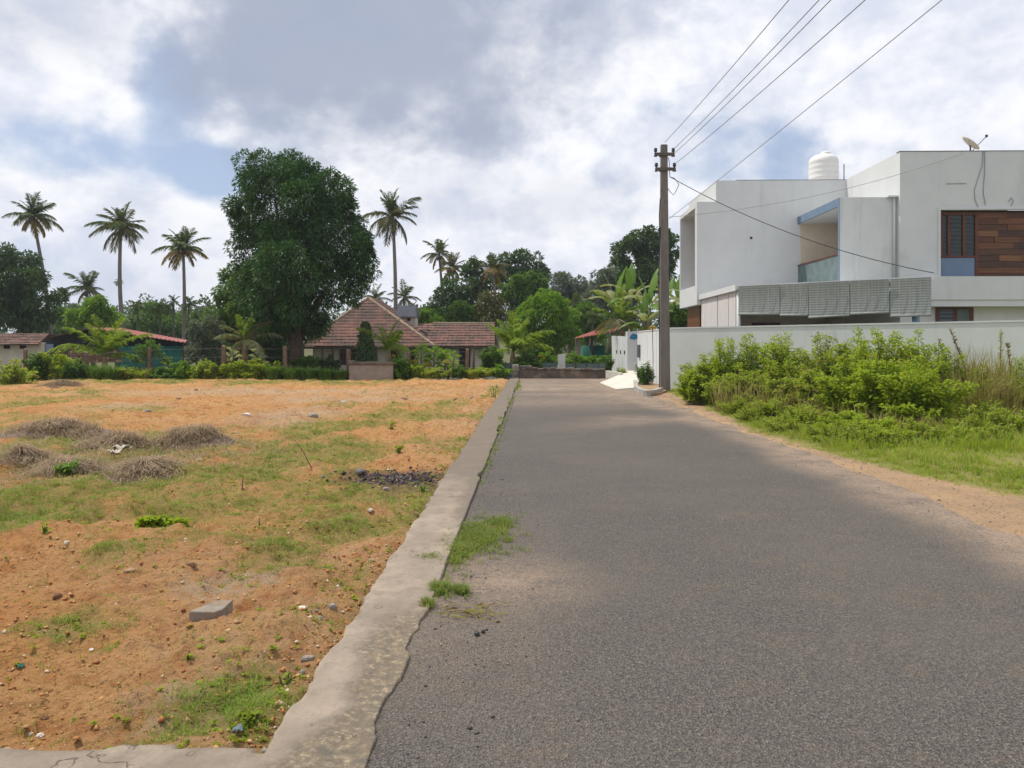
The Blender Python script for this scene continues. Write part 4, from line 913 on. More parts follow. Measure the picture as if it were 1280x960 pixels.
# far-left house with its tiled roof
fh = thing('left_tile_house', 'low cream house with brown tiled roof at the far left edge', 'house', (0, 0, 0)); y = 42
a = (X(-60, 42), 42, Z(432, 42)); b = (X(48, 42), 42, Z(431, 42)); c = (X(62, 44.5), 44.5, Z(417.5, 44.5)); d = (X(-60, 44.5), 44.5, Z(417.5, 44.5))
rf = MB(); plane(rf, a, b, c, d); plane(rf, d, c, (X(62, 44.5), 47.5, b[2]), (a[0], 47.5, b[2])); rf = rf.build('roof', M['tile'], fh)
m = MB(); u_ = Vector((0, -.02, .02)); tiles(m, Vector(a) + u_, Vector(b) + u_, Vector(c) + u_, Vector(d) + u_, 7, .26, 9, .05); tag(m.build('roof_tiles', M['tile'], rf), kind='stuff')
MB().box(a[0], X(50, 42.6), 42.6, 42.85, -1.2, Z(431, 42.6)).box(X(50, 42.6), X(57, 42.6), 42.5, 42.9, -1.2, Z(428, 42.6)).build('wall', M['plaster'], fh)
for px in (9, 29): MB().box(X(px - 4, 42.6), X(px + 3.5, 42.6), 42.56, 42.64, Z(436, 42.6), Z(431.5, 42.6)).build('vent_opening', M['dark'], fh)

# black and green shed with red tin roof
sh = thing('tarp_shed', 'open shed with red tin roof, shaded inside and green net sides', 'shed', (0, 0, 0))
def corr(m, a, b, c, d, n, amp=.025):
    a, b, c, d = map(Vector, (a, b, c, d)); v = []; f = []
    for i in range(n + 1):
        t = i / n; o = Vector((0, 0, amp * (1 if i % 2 else -1))); v += [a.lerp(b, t) + o, d.lerp(c, t) + o]
    for i in range(n): f.append([2 * i, 2 * i + 2, 2 * i + 3, 2 * i + 1])
    m.add(v, f)
m = MB(); corr(m, (X(112, 41.5), 41.5, Z(409.5, 41.5)), (X(231, 41.5), 41.5, Z(428, 41.5)), (X(234, 47), 47, Z(425, 47)), (X(150, 47), 47, Z(410, 47)), 44)
o = m.build('tin_roof', M['tin_red'], sh); s2 = o.modifiers.new('thick', 'SOLIDIFY'); s2.thickness = .02
m = MB(); corr(m, (X(62, 41.6), 41.6, Z(421, 41.6)), (X(113, 41.6), 41.6, Z(409.5, 41.6)), (X(118, 47), 47, Z(412, 47)), (X(70, 47), 47, Z(423, 47)), 24)
o = m.build('tile_roof_slope', M['tile'], sh); s2 = o.modifiers.new('thick', 'SOLIDIFY'); s2.thickness = .05
y = 42.2
m = MB(); pts = [(58, 424), (113, 411.5), (143, 416), (143, 452), (58, 452)]
m.add([(X(p, y), y, Z(q, y)) for p, q in pts] + [(X(p, y), y + .05, Z(q, y)) for p, q in pts], [[0, 1, 2, 3, 4], [9, 8, 7, 6, 5]] + [[i, (i + 1) % 5, 5 + (i + 1) % 5, 5 + i] for i in range(5)])
m.build('interior_shade_sheet', M['black'], sh)  # dark sheet standing in for the shaded interior of the open shed
m = MB(); n = 30; v = []; f = []
for i in range(n + 1):
    px = 146 + 84 * i / n; zz = max(Z(432.5, 41.9), 0); o = .05 * math.sin(i * 1.7) + .03 * math.sin(i * 4.1); v += [(X(px, 41.9), 41.9 + o, -1.), (X(px, 41.9), 41.9 + o * .4, zz + .02 * math.sin(i))]
for i in range(n): f.append([2 * i, 2 * i + 2, 2 * i + 3, 2 * i + 1])
o = m.add(v, f).build('green_net', M['tarp'], sh, True); s2 = o.modifiers.new('thick', 'SOLIDIFY'); s2.thickness = .015
y = 42.4; m = MB(); m.add([(X(p, y), y, Z(q, y)) for p, q in ((142, 416), (232, 429), (230, 434), (142, 433))] + [(X(p, y), y + .04, Z(q, y)) for p, q in ((142, 416), (232, 429), (230, 434), (142, 433))], [[0, 1, 2, 3], [7, 6, 5, 4], [0, 4, 5, 1], [2, 6, 7, 3]]); m.build('shade_gap', M['black'], sh)  # black strip painted in for the shade below the roof edge
for px in (117, 145, 229): MB().tube([(X(px, 41.8), 41.8, -1), (X(px, 41.8), 41.8, Z(414 + (px - 112) * .11, 41.8))], .06, 8).build('post', M['bark'], sh, True)
m = MB(); m.box(X(57, 42), X(66, 42), 42.05, 42.12, Z(440, 42), Z(430, 42)); m.build('blue_sheet', M['bluepaint'], sh)
tp = thing('tile_stack', 'low stack of old clay tiles in front of the shaded shed interior', 'tile stack', (0, 0, 0)); r = random.Random(3)
for j in range(4):
    for i in range(22):
        x = X(86, 39.5) + i * .118; z = Z(453, 39.5) + j * .155; MB().box(x, x + .105, 39.4 + r.uniform(0, .06), 39.8, z, z + .145 + r.uniform(-.01, 0)).build('tile', M['tile'] if r.random() > .25 else M['tile_pale'], tp)
# small red roofed shed beyond the end wall
rs = thing('red_shed', 'small open shed with rusty red sheet roof beyond the gate', 'shed', (0, 0, 0))
m = MB(); corr(m, (X(717, 43), 43, Z(423, 43)), (X(770, 43), 43, Z(414, 43)), (X(786, 46), 46, Z(404.5, 46)), (X(744, 46), 46, Z(413, 46)), 26, .03)
o = m.build('tin_roof', M['tin_red'], rs); s2 = o.modifiers.new('thick', 'SOLIDIFY'); s2.thickness = .03
MB().box(X(719.5, 43.4), X(725.5, 43.4), 43.3, 43.6, -1, Z(423.5, 43.4)).build('pillar', M['concrete_old'], rs)
MB().box(X(722, 43.2), X(728, 43.2), 43.0, 43.25, -1, Z(447, 43.2)).build('pillar_base', M['white_stone'], rs)
for px in (740, 765): MB().tube([(X(px, 44), 44, -1), (X(px, 44), 44, Z(417, 44))], .06, 8).build('post', M['bark'], rs, True)
m = MB(); n = 16; v = []; f = []
for i in range(n + 1):
    px = 727 + 40 * i / n; v += [(X(px, 44.2), 44.2 + .05 * math.sin(i * 2.1), -1.), (X(px, 44.2), 44.2, Z(432, 44.2))]
for i in range(n): f.append([2 * i, 2 * i + 2, 2 * i + 3, 2 * i + 1])
o = m.add(v, f).build('green_net', M['tarp'], rs, True); s2 = o.modifiers.new('thick', 'SOLIDIFY'); s2.thickness = .015

# concrete tank at the edge of the field
wt = thing('masonry_tank', 'low plastered masonry tank with dark slab edge at the field edge', 'tank', (X(463.5, 32.9), 32.9, -.1)); hw = X(492, 32.9) - X(463.5, 32.9)
zt = Z(452.5, 32.9) + .1
MB().box(-hw * .97, hw * .97, 0, .2, 0, zt - .12).box(-hw * .97, -hw * .97 + .2, .2, 1.5, 0, zt - .12).box(hw * .97 - .2, hw * .97, .2, 1.5, 0, zt - .12).box(-hw * .97, hw * .97, 1.5, 1.7, 0, zt - .12).build('tank_wall', M['wellplaster'], wt, bevel=.02)
MB().box(-hw * 1.03, hw * 1.04, -.06, 1.76, zt - .118, zt - .02).build('rim_slab', M['moss_wall'], wt, bevel=.02)
MB().box(-hw * 1.04, -hw * .72, -.05, .4, zt - .018, zt + .06).build('loose_block', M['moss_wall'], wt, bevel=.02)

# field fence: posts and strands
fe = thing('field_fence', 'laterite post and wire fence along the far edge of the field', 'fence', (0, 0, 0)); r = random.Random(4); fy = 33.5
tops = {33: 436, 109: 440, 187: 434, 279: 432, 357: 433, 436: 437, 512: 440, 583: 436}
pw_ = []
for px, py in tops.items():
    x = X(px, fy); h = Z(py, fy); t = .075 + .025 * r.random(); m = MB(); q = r.uniform(-.05, .05)
    m.hexa([(x - t, fy - t, -.5), (x + t, fy - t, -.5), (x + t, fy + t, -.5), (x - t, fy + t, -.5)], [(x - t * .85 + q, fy - t * .8, h), (x + t * .85 + q, fy - t * .8, h - .05), (x + t * .8 + q, fy + t * .8, h), (x - t * .8 + q, fy + t * .8, h + .03)])
    m.build('fence_post', M['brick_post'], fe, bevel=.02); pw_.append((x, h))
for k in range(3):
    m = MB(); m.tube([(x, fy - .12, h - .12 - k * .38) for x, h in pw_], .006, 4); m.build('wire_strand', M['iron'], fe)

# ------------------------------------------------------------------ trees
GZ = -.9
def mg(px, Y): return (X(px, Y), Y, GZ)
Y = 37.
tree('mango_tree', 'huge dark green mango tree with dense rounded crown beside the tiled house', (X(372, Y), Y, GZ),
     pblobs(Y, [(348, 235, 42), (324, 268, 34), (392, 256, 44), (330, 318, 42), (412, 300, 46), (436, 330, 38), (380, 345, 52), (338, 372, 36), (424, 356, 30), (372, 285, 55), (352, 402, 28), (386, 392, 28),
                (308, 300, 20), (452, 345, 22), (360, 222, 28), (415, 250, 28), (440, 290, 22), (310, 345, 26), (360, 250, 50), (322, 390, 24), (314, 342, 22), (348, 404, 22), (372, 408, 24), (384, 404, 20), (308, 258, 16), (350, 370, 40)], 3, 1.1), 105000, .165, .060, 'mango', .42, seed=2, sub=22, droop=.32, limbs=9, fork=2.0, rs=(.24, .38), fill=.18)
tree('broad_tree', 'broad dark tree rising over the cream house at the far left', mg(45, 58), pblobs(58, [(18, 348, 30), (48, 366, 24), (-6, 350, 30), (60, 388, 18), (10, 388, 30), (36, 398, 24), (-25, 375, 35), (30, 335, 16), (66, 372, 12)], 4), 15000, .34, .13, 'dark', .4, seed=3)
tree('dark_tree', 'dark leafy tree growing against the left flank of the big mango tree', mg(297, 42), pblobs(42, [(296, 368, 24), (283, 398, 24), (310, 348, 18), (303, 420, 26), (275, 415, 20), (290, 345, 14), (318, 385, 22)], 5), 12000, .22, .08, 'mid', .25, seed=4)
tree('grey_bush_tree', 'pale grey green bushy tree beside the green net shed', mg(258, 38), pblobs(38, [(256, 422, 16), (264, 440, 15), (246, 412, 10), (268, 408, 12), (250, 440, 12)], 6), 5000, .16, .07, 'grey', .1, seed=5)
tree('bright_tree', 'bright green tree right behind the ridge of the black shed', mg(115, 52), pblobs(52, [(112, 390, 14), (130, 386, 12), (122, 400, 16), (98, 398, 10), (140, 398, 10)], 7), 4500, .26, .10, 'bright', .15, seed=6)
tree('slender_dark_tree', 'dark tall tree behind the paired palms above the tiled wing', mg(585, 70), pblobs(70, [(574, 362, 22), (592, 345, 17), (560, 382, 20), (590, 378, 22), (593, 331, 8), (604, 360, 14), (585, 398, 20), (549, 392, 14)], 8), 9000, .36, .15, 'dark', .3, seed=7)
tree('tall_crown_tree', 'tall dark round crowned tree above the tiled wing end', mg(655, 74), pblobs(74, [(640, 334, 16), (660, 332, 17), (675, 350, 16), (650, 350, 20), (628, 348, 12), (666, 368, 18), (680, 366, 10)], 9), 8000, .38, .15, 'dark', .3, seed=8)
tree('leafy_tree', 'mid green leafy tree standing in front of the tall round crowned tree', mg(662, 60), pblobs(60, [(655, 352, 16), (670, 364, 17), (648, 370, 18), (634, 366, 10), (668, 384, 16), (655, 392, 18), (686, 378, 10)], 10), 9000, .28, .12, 'mid', .25, seed=9)
tree('round_tree', 'bright rounded low tree beside the red roofed shed', mg(684, 48), pblobs(48, [(684, 396, 26), (664, 398, 18), (706, 402, 18), (692, 424, 24), (662, 422, 20), (682, 378, 14), (712, 424, 14), (672, 384, 14), (698, 384, 12), (680, 440, 20)], 11), 15000, .22, .095, 'bright', .25, seed=10, sub=18, droop=.4)
tree('russet_tree', 'thin russet brown tree between the tiled wing and the green trees', mg(612, 56), pblobs(56, [(612, 376, 12), (604, 390, 11), (622, 384, 10), (614, 402, 14), (626, 396, 9), (598, 398, 8)], 12), 4000, .24, .09, 'red', .15, seed=11, fill=.3)
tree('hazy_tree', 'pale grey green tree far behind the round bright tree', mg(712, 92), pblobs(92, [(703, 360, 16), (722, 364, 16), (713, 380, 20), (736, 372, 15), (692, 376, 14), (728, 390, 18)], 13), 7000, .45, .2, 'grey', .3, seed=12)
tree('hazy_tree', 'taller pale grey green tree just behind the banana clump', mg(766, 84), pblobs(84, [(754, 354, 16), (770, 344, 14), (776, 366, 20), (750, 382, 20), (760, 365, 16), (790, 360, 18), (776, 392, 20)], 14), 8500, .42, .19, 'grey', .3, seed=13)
tree('open_crown_tree', 'dark open crowned tree above the banana leaves behind the pole', mg(805, 66), pblobs(66, [(774, 314, 11), (784, 308, 9), (800, 300, 12), (814, 296, 11), (832, 300, 12), (842, 308, 10), (800, 322, 16), (776, 330, 12), (822, 318, 14), (838, 330, 14), (806, 345, 18), (784, 350, 12), (830, 350, 18)], 15), 9000, .36, .16, 'dark', .28, seed=14, sub=12, rs=(.22, .4), fill=.06)
tree('low_tree', 'low spreading green tree above the tiled wing roof', mg(566, 56), pblobs(56, [(560, 394, 11), (578, 391, 12), (594, 398, 11), (544, 398, 10), (570, 404, 12)], 16), 5000, .24, .10, 'mid', .15, seed=15)
tree('low_tree', 'low light green tree between the chimney and the tiled wing ridge', mg(534, 55), pblobs(55, [(530, 396, 9), (538, 402, 10), (524, 404, 9), (545, 404, 8)], 17), 2500, .24, .10, 'bright', .12, seed=16)
tree('wall_tree', 'mid green tree behind the compound wall under the projecting box', mg(856, 40), pblobs(40, [(850, 392, 14), (862, 398, 14), (846, 408, 14), (868, 410, 14), (838, 402, 12)], 18), 5000, .20, .085, 'mid', .12, seed=17)
tree('garden_tree', 'dense green tree between the round tree and the red shed roof', mg(735, 52), pblobs(52, [(730, 392, 14), (744, 398, 14), (728, 410, 14), (748, 412, 12), (722, 400, 12)], 19), 6000, .24, .08, 'mid', .15, seed=18)
for i, (px, py, q, Yq, lf, lab) in enumerate([(176, 402, 20, 75, 'mid', 'rounded green tree behind the trunk of the leaning palm and red roof'), (205, 398, 16, 78, 'dark', 'dark low tree among the areca palms over the red roof'), (232, 404, 18, 76, 'mid', 'green low tree at the foot of the yellow skirted palm'),
                                  (75, 402, 18, 80, 'mid', 'mid green tree between the broad tree and the black shed'), (92, 396, 14, 95, 'grey', 'distant greyish tree beyond the black shed roof')]):
    tree('background_tree', lab, mg(px, Yq), pblobs(Yq, [(px, py, q), (px + q * .7, py + 6, q * .7), (px - q * .7, py + 5, q * .7), (px + 2, py + 14, q)], 20 + i), 4000, .36, .15, lf, .2, seed=30 + i)
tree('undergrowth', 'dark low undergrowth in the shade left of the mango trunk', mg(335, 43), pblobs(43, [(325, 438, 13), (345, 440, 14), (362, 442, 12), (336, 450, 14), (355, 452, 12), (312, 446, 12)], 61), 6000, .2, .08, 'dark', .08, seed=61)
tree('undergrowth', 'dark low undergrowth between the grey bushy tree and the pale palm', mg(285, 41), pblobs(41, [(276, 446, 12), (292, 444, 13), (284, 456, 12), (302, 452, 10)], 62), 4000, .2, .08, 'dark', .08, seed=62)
for i, (x, y, h, lf) in enumerate([(-44, 48, 4.5, 'mid'), (-54, 58, 6, 'dark'), (-49, 43, 5, 'mid'), (-63, 60, 6.5, 'dark'), (-70, 54, 5, 'mid')]):
    tree('edge_tree', '%s tree beyond the far left end of the field' % ('low green', 'dark', 'nearest green', 'tallest dark', 'outermost green')[i], (x, y, GZ), [(x, y, h, 2.2), (x + 1.5, y, h * .75, 1.8), (x - 1.6, y + .5, h * .8, 1.8), (x, y, h * .5, 2.2)], 3500, .36, .15, lf, .22, seed=80 + i, group='trees beyond the left end of the field')
# the far wood on the low rise
r = np.random.default_rng(77); bl = []
for i in range(150):
    yy = r.uniform(105, 175); xx = r.uniform(-.95, .62) * yy; q = r.uniform(2.0, 4.2); bl.append((xx, yy, float(ground_z(xx, yy)) + q * r.uniform(.5, 1.1), q))
V, Fc = crown(bl, 52000, .75, .34, r, 10)
tag(mk('far_wood', V, Fc, LF['dark']), kind='stuff')

# ------------------------------------------------------------------ palms
G5 = ('green',) * 5
palm('tall leaning coconut palm over the broad dark tree at the far left', mg(66, 62), (X(41, 62), 62, Z(271, 62)), 2.2, 1, ('green', 'green', 'green', 'dull', 'dry'), 25, .15, .3)
palm('tallest coconut palm with drooping fronds behind the black shed', mg(162, 58), (X(151, 58), 58, Z(285, 58)), 2.15, 2, ('green', 'dull', 'green', 'dull', 'dull'), 26, .16, -.35)
palm('coconut palm with yellowed lower fronds behind the red tin roof', mg(227, 60), (X(229, 60), 60, Z(312, 60)), 1.95, 3, ('green', 'green', 'green', 'dry', 'dry'), 26, .15, .15)
palm('tall slim coconut palm rising behind the tiled hip roof', mg(493, 58), (X(491, 58), 58, Z(271, 58)), 2.25, 4, ('green', 'green', 'dull', 'dull', 'dull'), 23, .15, .15)
palm('taller of the paired coconut palms behind the tiled wing', mg(557, 75), (X(549, 75), 75, Z(318, 75)), 1.7, 5, ('green', 'green', 'green', 'dull', 'dry'), 20, .15, .1)
palm('shorter yellower of the paired coconut palms behind the tiled wing', mg(567, 73), (X(566, 73), 73, Z(336, 73)), 1.75, 6, ('dull', 'dull', 'dull', 'dry', 'dry'), 20, .15, 0)
palm('coconut palm with a dry skirt among the dark trees above the tiled wing', mg(622, 68), (X(616, 68), 68, Z(336, 68)), 1.9, 7, ('green', 'green', 'dull', 'dry', 'dry'), 20, .15, .1)
palm('short bushy coconut palm beside the broad dark tree', mg(106, 70), (X(109, 70), 70, Z(362, 70)), 2.0, 8, ('green', 'green', 'green', 'dull', 'dull'), 18, .16, 0)
palm('small distant palm peeping over the tiled hip roof by the mango tree', mg(469, 76), (X(470, 76), 76, Z(374, 76)), 1.5, 9, G5, 16, .15, 0, nuts=False)
palm('small distant palm right of the slim palm above the chimney', mg(505, 76), (X(505, 76), 76, Z(372, 76)), 1.7, 10, ('green', 'green', 'dull', 'green', 'dull'), 17, .15, 0, nuts=False)
palm('distant thin areca palm with a tiny tuft left of the tallest palm', mg(151, 98), (X(149, 98), 98, Z(352, 98)), 1.1, 11, ('areca',) * 5, 11, .08, .1, 'areca_palm', 'arecabark', nuts=False)
for i, (px, py, Yq, R, lab) in enumerate([(172, 384, 60, 1.3, 'areca palm just behind the ridge of the red tin roof'), (200, 388, 58, 1.25, 'areca palm with hanging fronds above the middle of the red roof'), (217, 378, 57, 1.2, 'areca palm with stiff star shaped crown above the red roof'),
                                    (236, 380, 60, 1.3, 'areca palm close behind the yellow skirted coconut palm trunk'), (259, 384, 62, 1.2, 'areca palm between the yellow skirted palm and the dark tree'), (246, 392, 55, 1.1, 'short areca palm above the grey bushy tree'),
                                    (516, 388, 62, 1.2, 'areca palm just right of the chimney hood'), (720, 378, 58, 1.5, 'areca palm with dark drooping fronds behind the red shed'), (740, 396, 50, 1.3, 'short areca palm close over the red shed roof')]):
    palm(lab, mg(px, Yq), (X(px, Yq), Yq, Z(py, Yq)), R, 40 + i, ('areca',) * 5, 11, .09, .0, 'areca_palm', 'arecabark', 'areca palms among the trees', nuts=False)
def young(label, px, base_py, Yq, R, seed, kinds=('young',) * 5, nf=11, h=.25, hang=False, z0=None):
    z = Z(base_py, Yq) if z0 is None else z0
    return palm(label, (X(px, Yq), Yq, z), (X(px, Yq), Yq, z + h), R, seed, kinds, nf, .10, 0, 'young_coconut_palm', 'coir', 'young coconut palms', nuts=False, hang=hang)
young('young coconut palm with upright bright fronds in front of the black shed', 131, 452, 36.5, 2.35, 60, nf=10)
young('young coconut palm with bright arching fronds at the end of the tiled wing', 641, 446, 37.5, 2.45, 61, nf=12)
young('young coconut palm with pale drooping fronds below the mango tree', 306, 440, 35.3, 1.9, 62, ('young', 'pale', 'pale', 'pale', 'pale'), 15, .5, True)
young('young coconut palm showing few stiff fronds above the masonry tank', 486, 450, 35, 1.8, 63, nf=7, h=.5)
young('young coconut palm among the banana leaves over the red shed', 778, 420, 42, 2.7, 64, ('young', 'young', 'dull', 'young', 'pale'), 13, .6, True)

# banana plants behind the gate
def banana_leaf(ln, wd, a0, a1, seed):
    r = np.random.default_rng(seed); n = 12; t = np.linspace(0, 1, n); a = np.radians(a0 + (a1 - a0) * t); st = ln / (n - 1)
    x = np.concatenate([[0], np.cumsum(np.cos(a[:-1]) * st)]); z = np.concatenate([[0], np.cumsum(np.sin(a[:-1]) * st)])
    w_ = wd * np.clip(np.sin(np.pi * np.clip((t - .12) / .9, 0, 1)) ** .55, .02, 1) * (1 + r.normal(0, .07, n))
    V = []; Fq = []
    for i in range(n):
        for s_ in (-1, -.5, 0, .5, 1): V.append((x[i] + np.sin(a[i]) * 0, s_ * w_[i] * .5, z[i] + (.16 - .35 * abs(s_)) * abs(s_) * w_[i] + r.normal(0, .012) * abs(s_)))
    for i in range(n - 1):
        for k in range(4):
            if i > 2 and k in (0, 3) and r.random() < .12: continue
            b = i * 5 + k; Fq.append([b, b + 1, b + 6, b + 5])
    o = mk('leaf', V, Fq, LF['banana'], None, True); COL.objects.unlink(o); return o
BL = [banana_leaf(2.2, .44, 84, 55, 1), banana_leaf(2.3, .46, 66, -25, 2), banana_leaf(2.4, .6, 52, -35, 3), banana_leaf(2.1, .55, 30, -60, 4)]
def banana(label, px, Yq, top_py, nl, seed, tilt=None, sc=1., tr=.13):
    r = random.Random(seed); b = (X(px, Yq), Yq, -.3); hz = Z(top_py, Yq) + .3
    t = thing('banana_plant', label, 'banana plant', b, 0, 'banana plants behind the gate')
    MB().tube([(0, 0, 0), (0, 0, hz * .5), (0, 0, hz)], [tr, tr * .85, tr * .55], 9).build('pseudostem', M['stem'], t, True)
    for i in range(nl):
        inst(BL[min(3, int(4 * i / nl))], t, (0, 0, hz - .1), (0, 0, (tilt if tilt is not None else 0) + i * 2.4 + r.uniform(-.3, .3)), sc * r.uniform(.85, 1.1), 'leaf')
banana('banana plant with one tall upright leaf above the gate pier', 789, 43, 374, 7, 1, 1.57, 1.0)
banana('banana plant leaning broad leaves just left of the utility pole', 812, 41, 384, 8, 2, .5)
banana('banana plant with arching leaves behind the utility pole', 832, 44, 388, 8, 3, .9)
banana('banana plant close to the side of the white house', 849, 46, 380, 7, 4, 2.2)
banana('banana plant holding a flat leaf over the red shed roof', 768, 47, 380, 7, 5, 3.0)
banana('short banana plant low over the white gate wall', 806, 39.5, 404, 7, 6, 1.2, .8)

# ------------------------------------------------------------------ plants along the far fence
fg = 'plants along the field fence'
def lsh(label, px, base_py, Yq, top_py, rpx, leaf, seed, **k):
    zb = Z(base_py, Yq); shrub('fence_shrub', label, X(px, Yq), Yq, zb, (Z(top_py, Yq) - zb) * 1.05, rpx * 1.35 * Yq / F, leaf, seed, group=fg, **k)
K = dict(nst=26, nl=85, Ln=.15, Wd=.085, rag=.28)
lsh('greyish bushy shrub at the very left end of the fence', 8, 490, 29.5, 452, 24, 'weed2', 101, **K)
lsh('greyish bushy shrub beside the leftmost fence post', 26, 482, 31, 462, 14, 'weed2', 102, **K)
lsh('leafy shrub in front of the cream house wall', 48, 476, 33.2, 441, 13, 'mid', 103, **K)
lsh('yellow green tall shrub in front of the black shed left end', 67, 474, 33.6, 434, 14, 'weed', 104, **K)
lsh('light green shrub before the blue sheet of the black shed', 82, 474, 33.2, 446, 12, 'weed', 105, **K)
lsh('dark low shrub at the foot of the second fence post', 98, 477, 32.9, 452, 13, 'mid', 106, **K)
lsh('low shrub before the green net left of the third post', 158, 476, 33.3, 458, 13, 'weed2', 107, **K)
lsh('low shrub close right of the third fence post', 204, 477, 33.3, 460, 14, 'mid', 108, **K)
lsh('bright shrub before the right half of the green net', 228, 477, 33.3, 452, 13, 'bright', 109, **K)
lsh('shrub before the grey bushy tree', 250, 477, 33.4, 450, 13, 'weed', 110, **K)
lsh('shrub against the left side of the fourth fence post', 267, 477, 33.3, 454, 11, 'weed2', 111, **K)
lsh('light shrub against the right side of the fourth fence post', 295, 476, 33.3, 450, 13, 'weed', 112, **K)
lsh('light shrub below the pale drooping palm', 318, 476, 33.3, 452, 14, 'weed', 113, **K)
lsh('yellowish shrub left of the fifth fence post', 342, 476, 33.4, 452, 11, 'weed2', 114, **K)
lsh('dark shrub standing before the pale house wall', 412, 464, 35.2, 444, 9, 'dark', 115, **K)
lsh('feathery low shrub under the mango trunk', 385, 462, 36, 444, 16, 'mid', 116, **K)
lsh('bright shrub just right of the masonry tank', 502, 474, 33.4, 446, 11, 'bright', 117, **K)
lsh('shrub between the masonry tank and the seventh post', 522, 473, 33.4, 456, 12, 'weed', 118, **K)
lsh('low shrub before the verandah of the tiled wing', 548, 472, 33.4, 460, 14, 'weed2', 119, **K)
lsh('low shrub before the door of the tiled wing', 578, 472, 33.4, 459, 11, 'mid', 120, **K)
lsh('low shrub before the end of the tiled wing', 604, 471, 33.5, 460, 11, 'weed2', 121, **K)
lsh('tall leafy shrub at the corner of the tiled wing', 614, 468, 34.6, 434, 12, 'mid', 122, **K)
lsh('low shrub beside the stone stub of the cement strip', 626, 471, 33.7, 458, 10, 'bright', 123, **K)
lsh('shrub at the young palm beyond the end wall', 660, 466, 36.8, 436, 13, 'mid', 124, **K)
lsh('leafy plant left of the square white post', 682, 462, 38.2, 440, 13, 'bright', 125, **K)
lsh('leafy plant right of the square white post', 716, 462, 38.4, 440, 13, 'bright', 126, **K)
lsh('leafy plant before the pillar of the red shed', 736, 462, 38.6, 444, 12, 'bright', 127, **K)
lsh('leafy plant between the red shed and the white gate', 752, 464, 38.8, 444, 12, 'mid', 128, **K)
lsh('small brownish shrub at the foot of the white gate', 776, 473, 35.3, 459, 7, 'weed2', 129, nst=14, nl=50, Ln=.08, Wd=.05)
lsh('flat topped papaya like shrub before the green net shed', 187, 472, 34, 421, 17, 'mid', 130, nst=20, nl=60, Ln=.16, Wd=.06, low=.72, bush=.5)
for i, (px, b, t, wq, lab, lf) in enumerate([(90, 477, 455, 10, 'tall dark grass clump left of the second fence post', 'reed'), (122, 477, 452, 12, 'tall dark grass clump in front of the low tile stack', 'reed'), (139, 477, 452, 11, 'tall dark grass clump before the left edge of the green net', 'reed'),
                                         (340, 474, 452, 9, 'spiky grass clump near the fifth fence post', 'reed'), (366, 474, 455, 12, 'bright spiky grass clump at the mango trunk', 'reed'), (388, 474, 456, 13, 'broad spiky grass clump before the pale house wall', 'reed'), (408, 474, 457, 12, 'spiky grass clump before the first dark house window', 'reed'), (426, 474, 459, 9, 'spiky grass clump touching the masonry tank', 'reed'), (179, 477, 458, 10, 'yellowish grass clump at the third fence post', 'grass'), (536, 472, 458, 9, 'grass clump right of the seventh fence post', 'grass'), (592, 472, 458, 9, 'grass clump before the small wing window', 'grass')]):
    Yq = 33.1; zb = Z(b, Yq); reed('grass_clump', lab, X(px, Yq), Yq, zb, Z(t, Yq) - zb, wq * 1.3 * Yq / F, lf, 140 + i, 420, .042, .75, fg)
def bigleaf(label, px, base_py, Yq, top_py, leaf, seed, nl=14, Ln=.55, Wd=.2, name='broadleaf_plant', spread=.35):
    r = np.random.default_rng(seed); zb = Z(base_py, Yq); h = Z(top_py, Yq) - zb; t = thing(name, label, 'plant', (X(px, Yq), Yq, zb), 0, fg)
    m = MB(); m.tube([(0, 0, -.1), (.02, 0, h * .5), (0, .02, h * .85)], [.04, .03, .015], 6); m.build('stem', M['stem'], t, True)
    u = np.linspace(.3, .95, nl); az = np.arange(nl) * 2.4; dr = np.stack([np.cos(az), np.sin(az), .15 + 1.1 * u], 1)
    P = np.stack([0 * u, 0 * u, h * u * .85], 1) + nrm(dr) * .08
    V, Fc = leaves(P, nrm(dr), Ln * r.uniform(.7, 1.15, nl), Wd * r.uniform(.8, 1.2, nl), r, fold=.15, droop=.45); mk('leaves', V, Fc, LF[leaf], t)
bigleaf('broad leaved plant with pale leaves at the fourth fence post', 291, 462, 34, 436, 'pale', 201, 8, .6, .22)
bigleaf('broad leaved plant with pale leaves below the drooping palm', 322, 460, 34.3, 440, 'pale', 202, 8, .6, .22)
bigleaf('bright broad leaved plant right of the seventh fence post', 526, 470, 34.2, 428, 'lime', 203, 20, .6, .2)
bigleaf('green broad leaved plant before the verandah', 542, 470, 34.5, 432, 'bright', 204, 20, .6, .22)
bigleaf('broad leaved plant before the dark verandah window', 556, 468, 34.8, 436, 'bright', 205, 18, .55, .2)
bigleaf('yellow leaved plant close to the wing door', 566, 470, 34.2, 440, 'lime', 206, 12, .55, .18)
bigleaf('small yellow leaved plant before the green net', 210, 470, 34.2, 447, 'lime', 207, 8, .4, .2)
bigleaf('yellow leaved banana seedling beside the bright young palm', 668, 456, 37.4, 428, 'lime', 208, 7, .5, .2)
bigleaf('light leaved plant at the rim of the masonry tank', 497, 462, 34.6, 434, 'lime', 209, 10, .5, .16)
Yq = 35.6; r = np.random.default_rng(5); zb = -.4
t = thing('mast_tree', 'narrow drooping dark tree standing behind the masonry tank', 'tree', (X(457, Yq), Yq, zb)); hh = Z(401, Yq) - zb
MB().tube([(0, 0, 0), (0, 0, hh * .6), (0, 0, hh)], [.06, .04, .01], 6).build('trunk', M['bark'], t)
n = 1700; u = r.uniform(.12, 1, n); az = r.uniform(0, 6.283, n); q = (.62 * (1 - u) ** .7 + .06) * r.uniform(.3, 1, n)
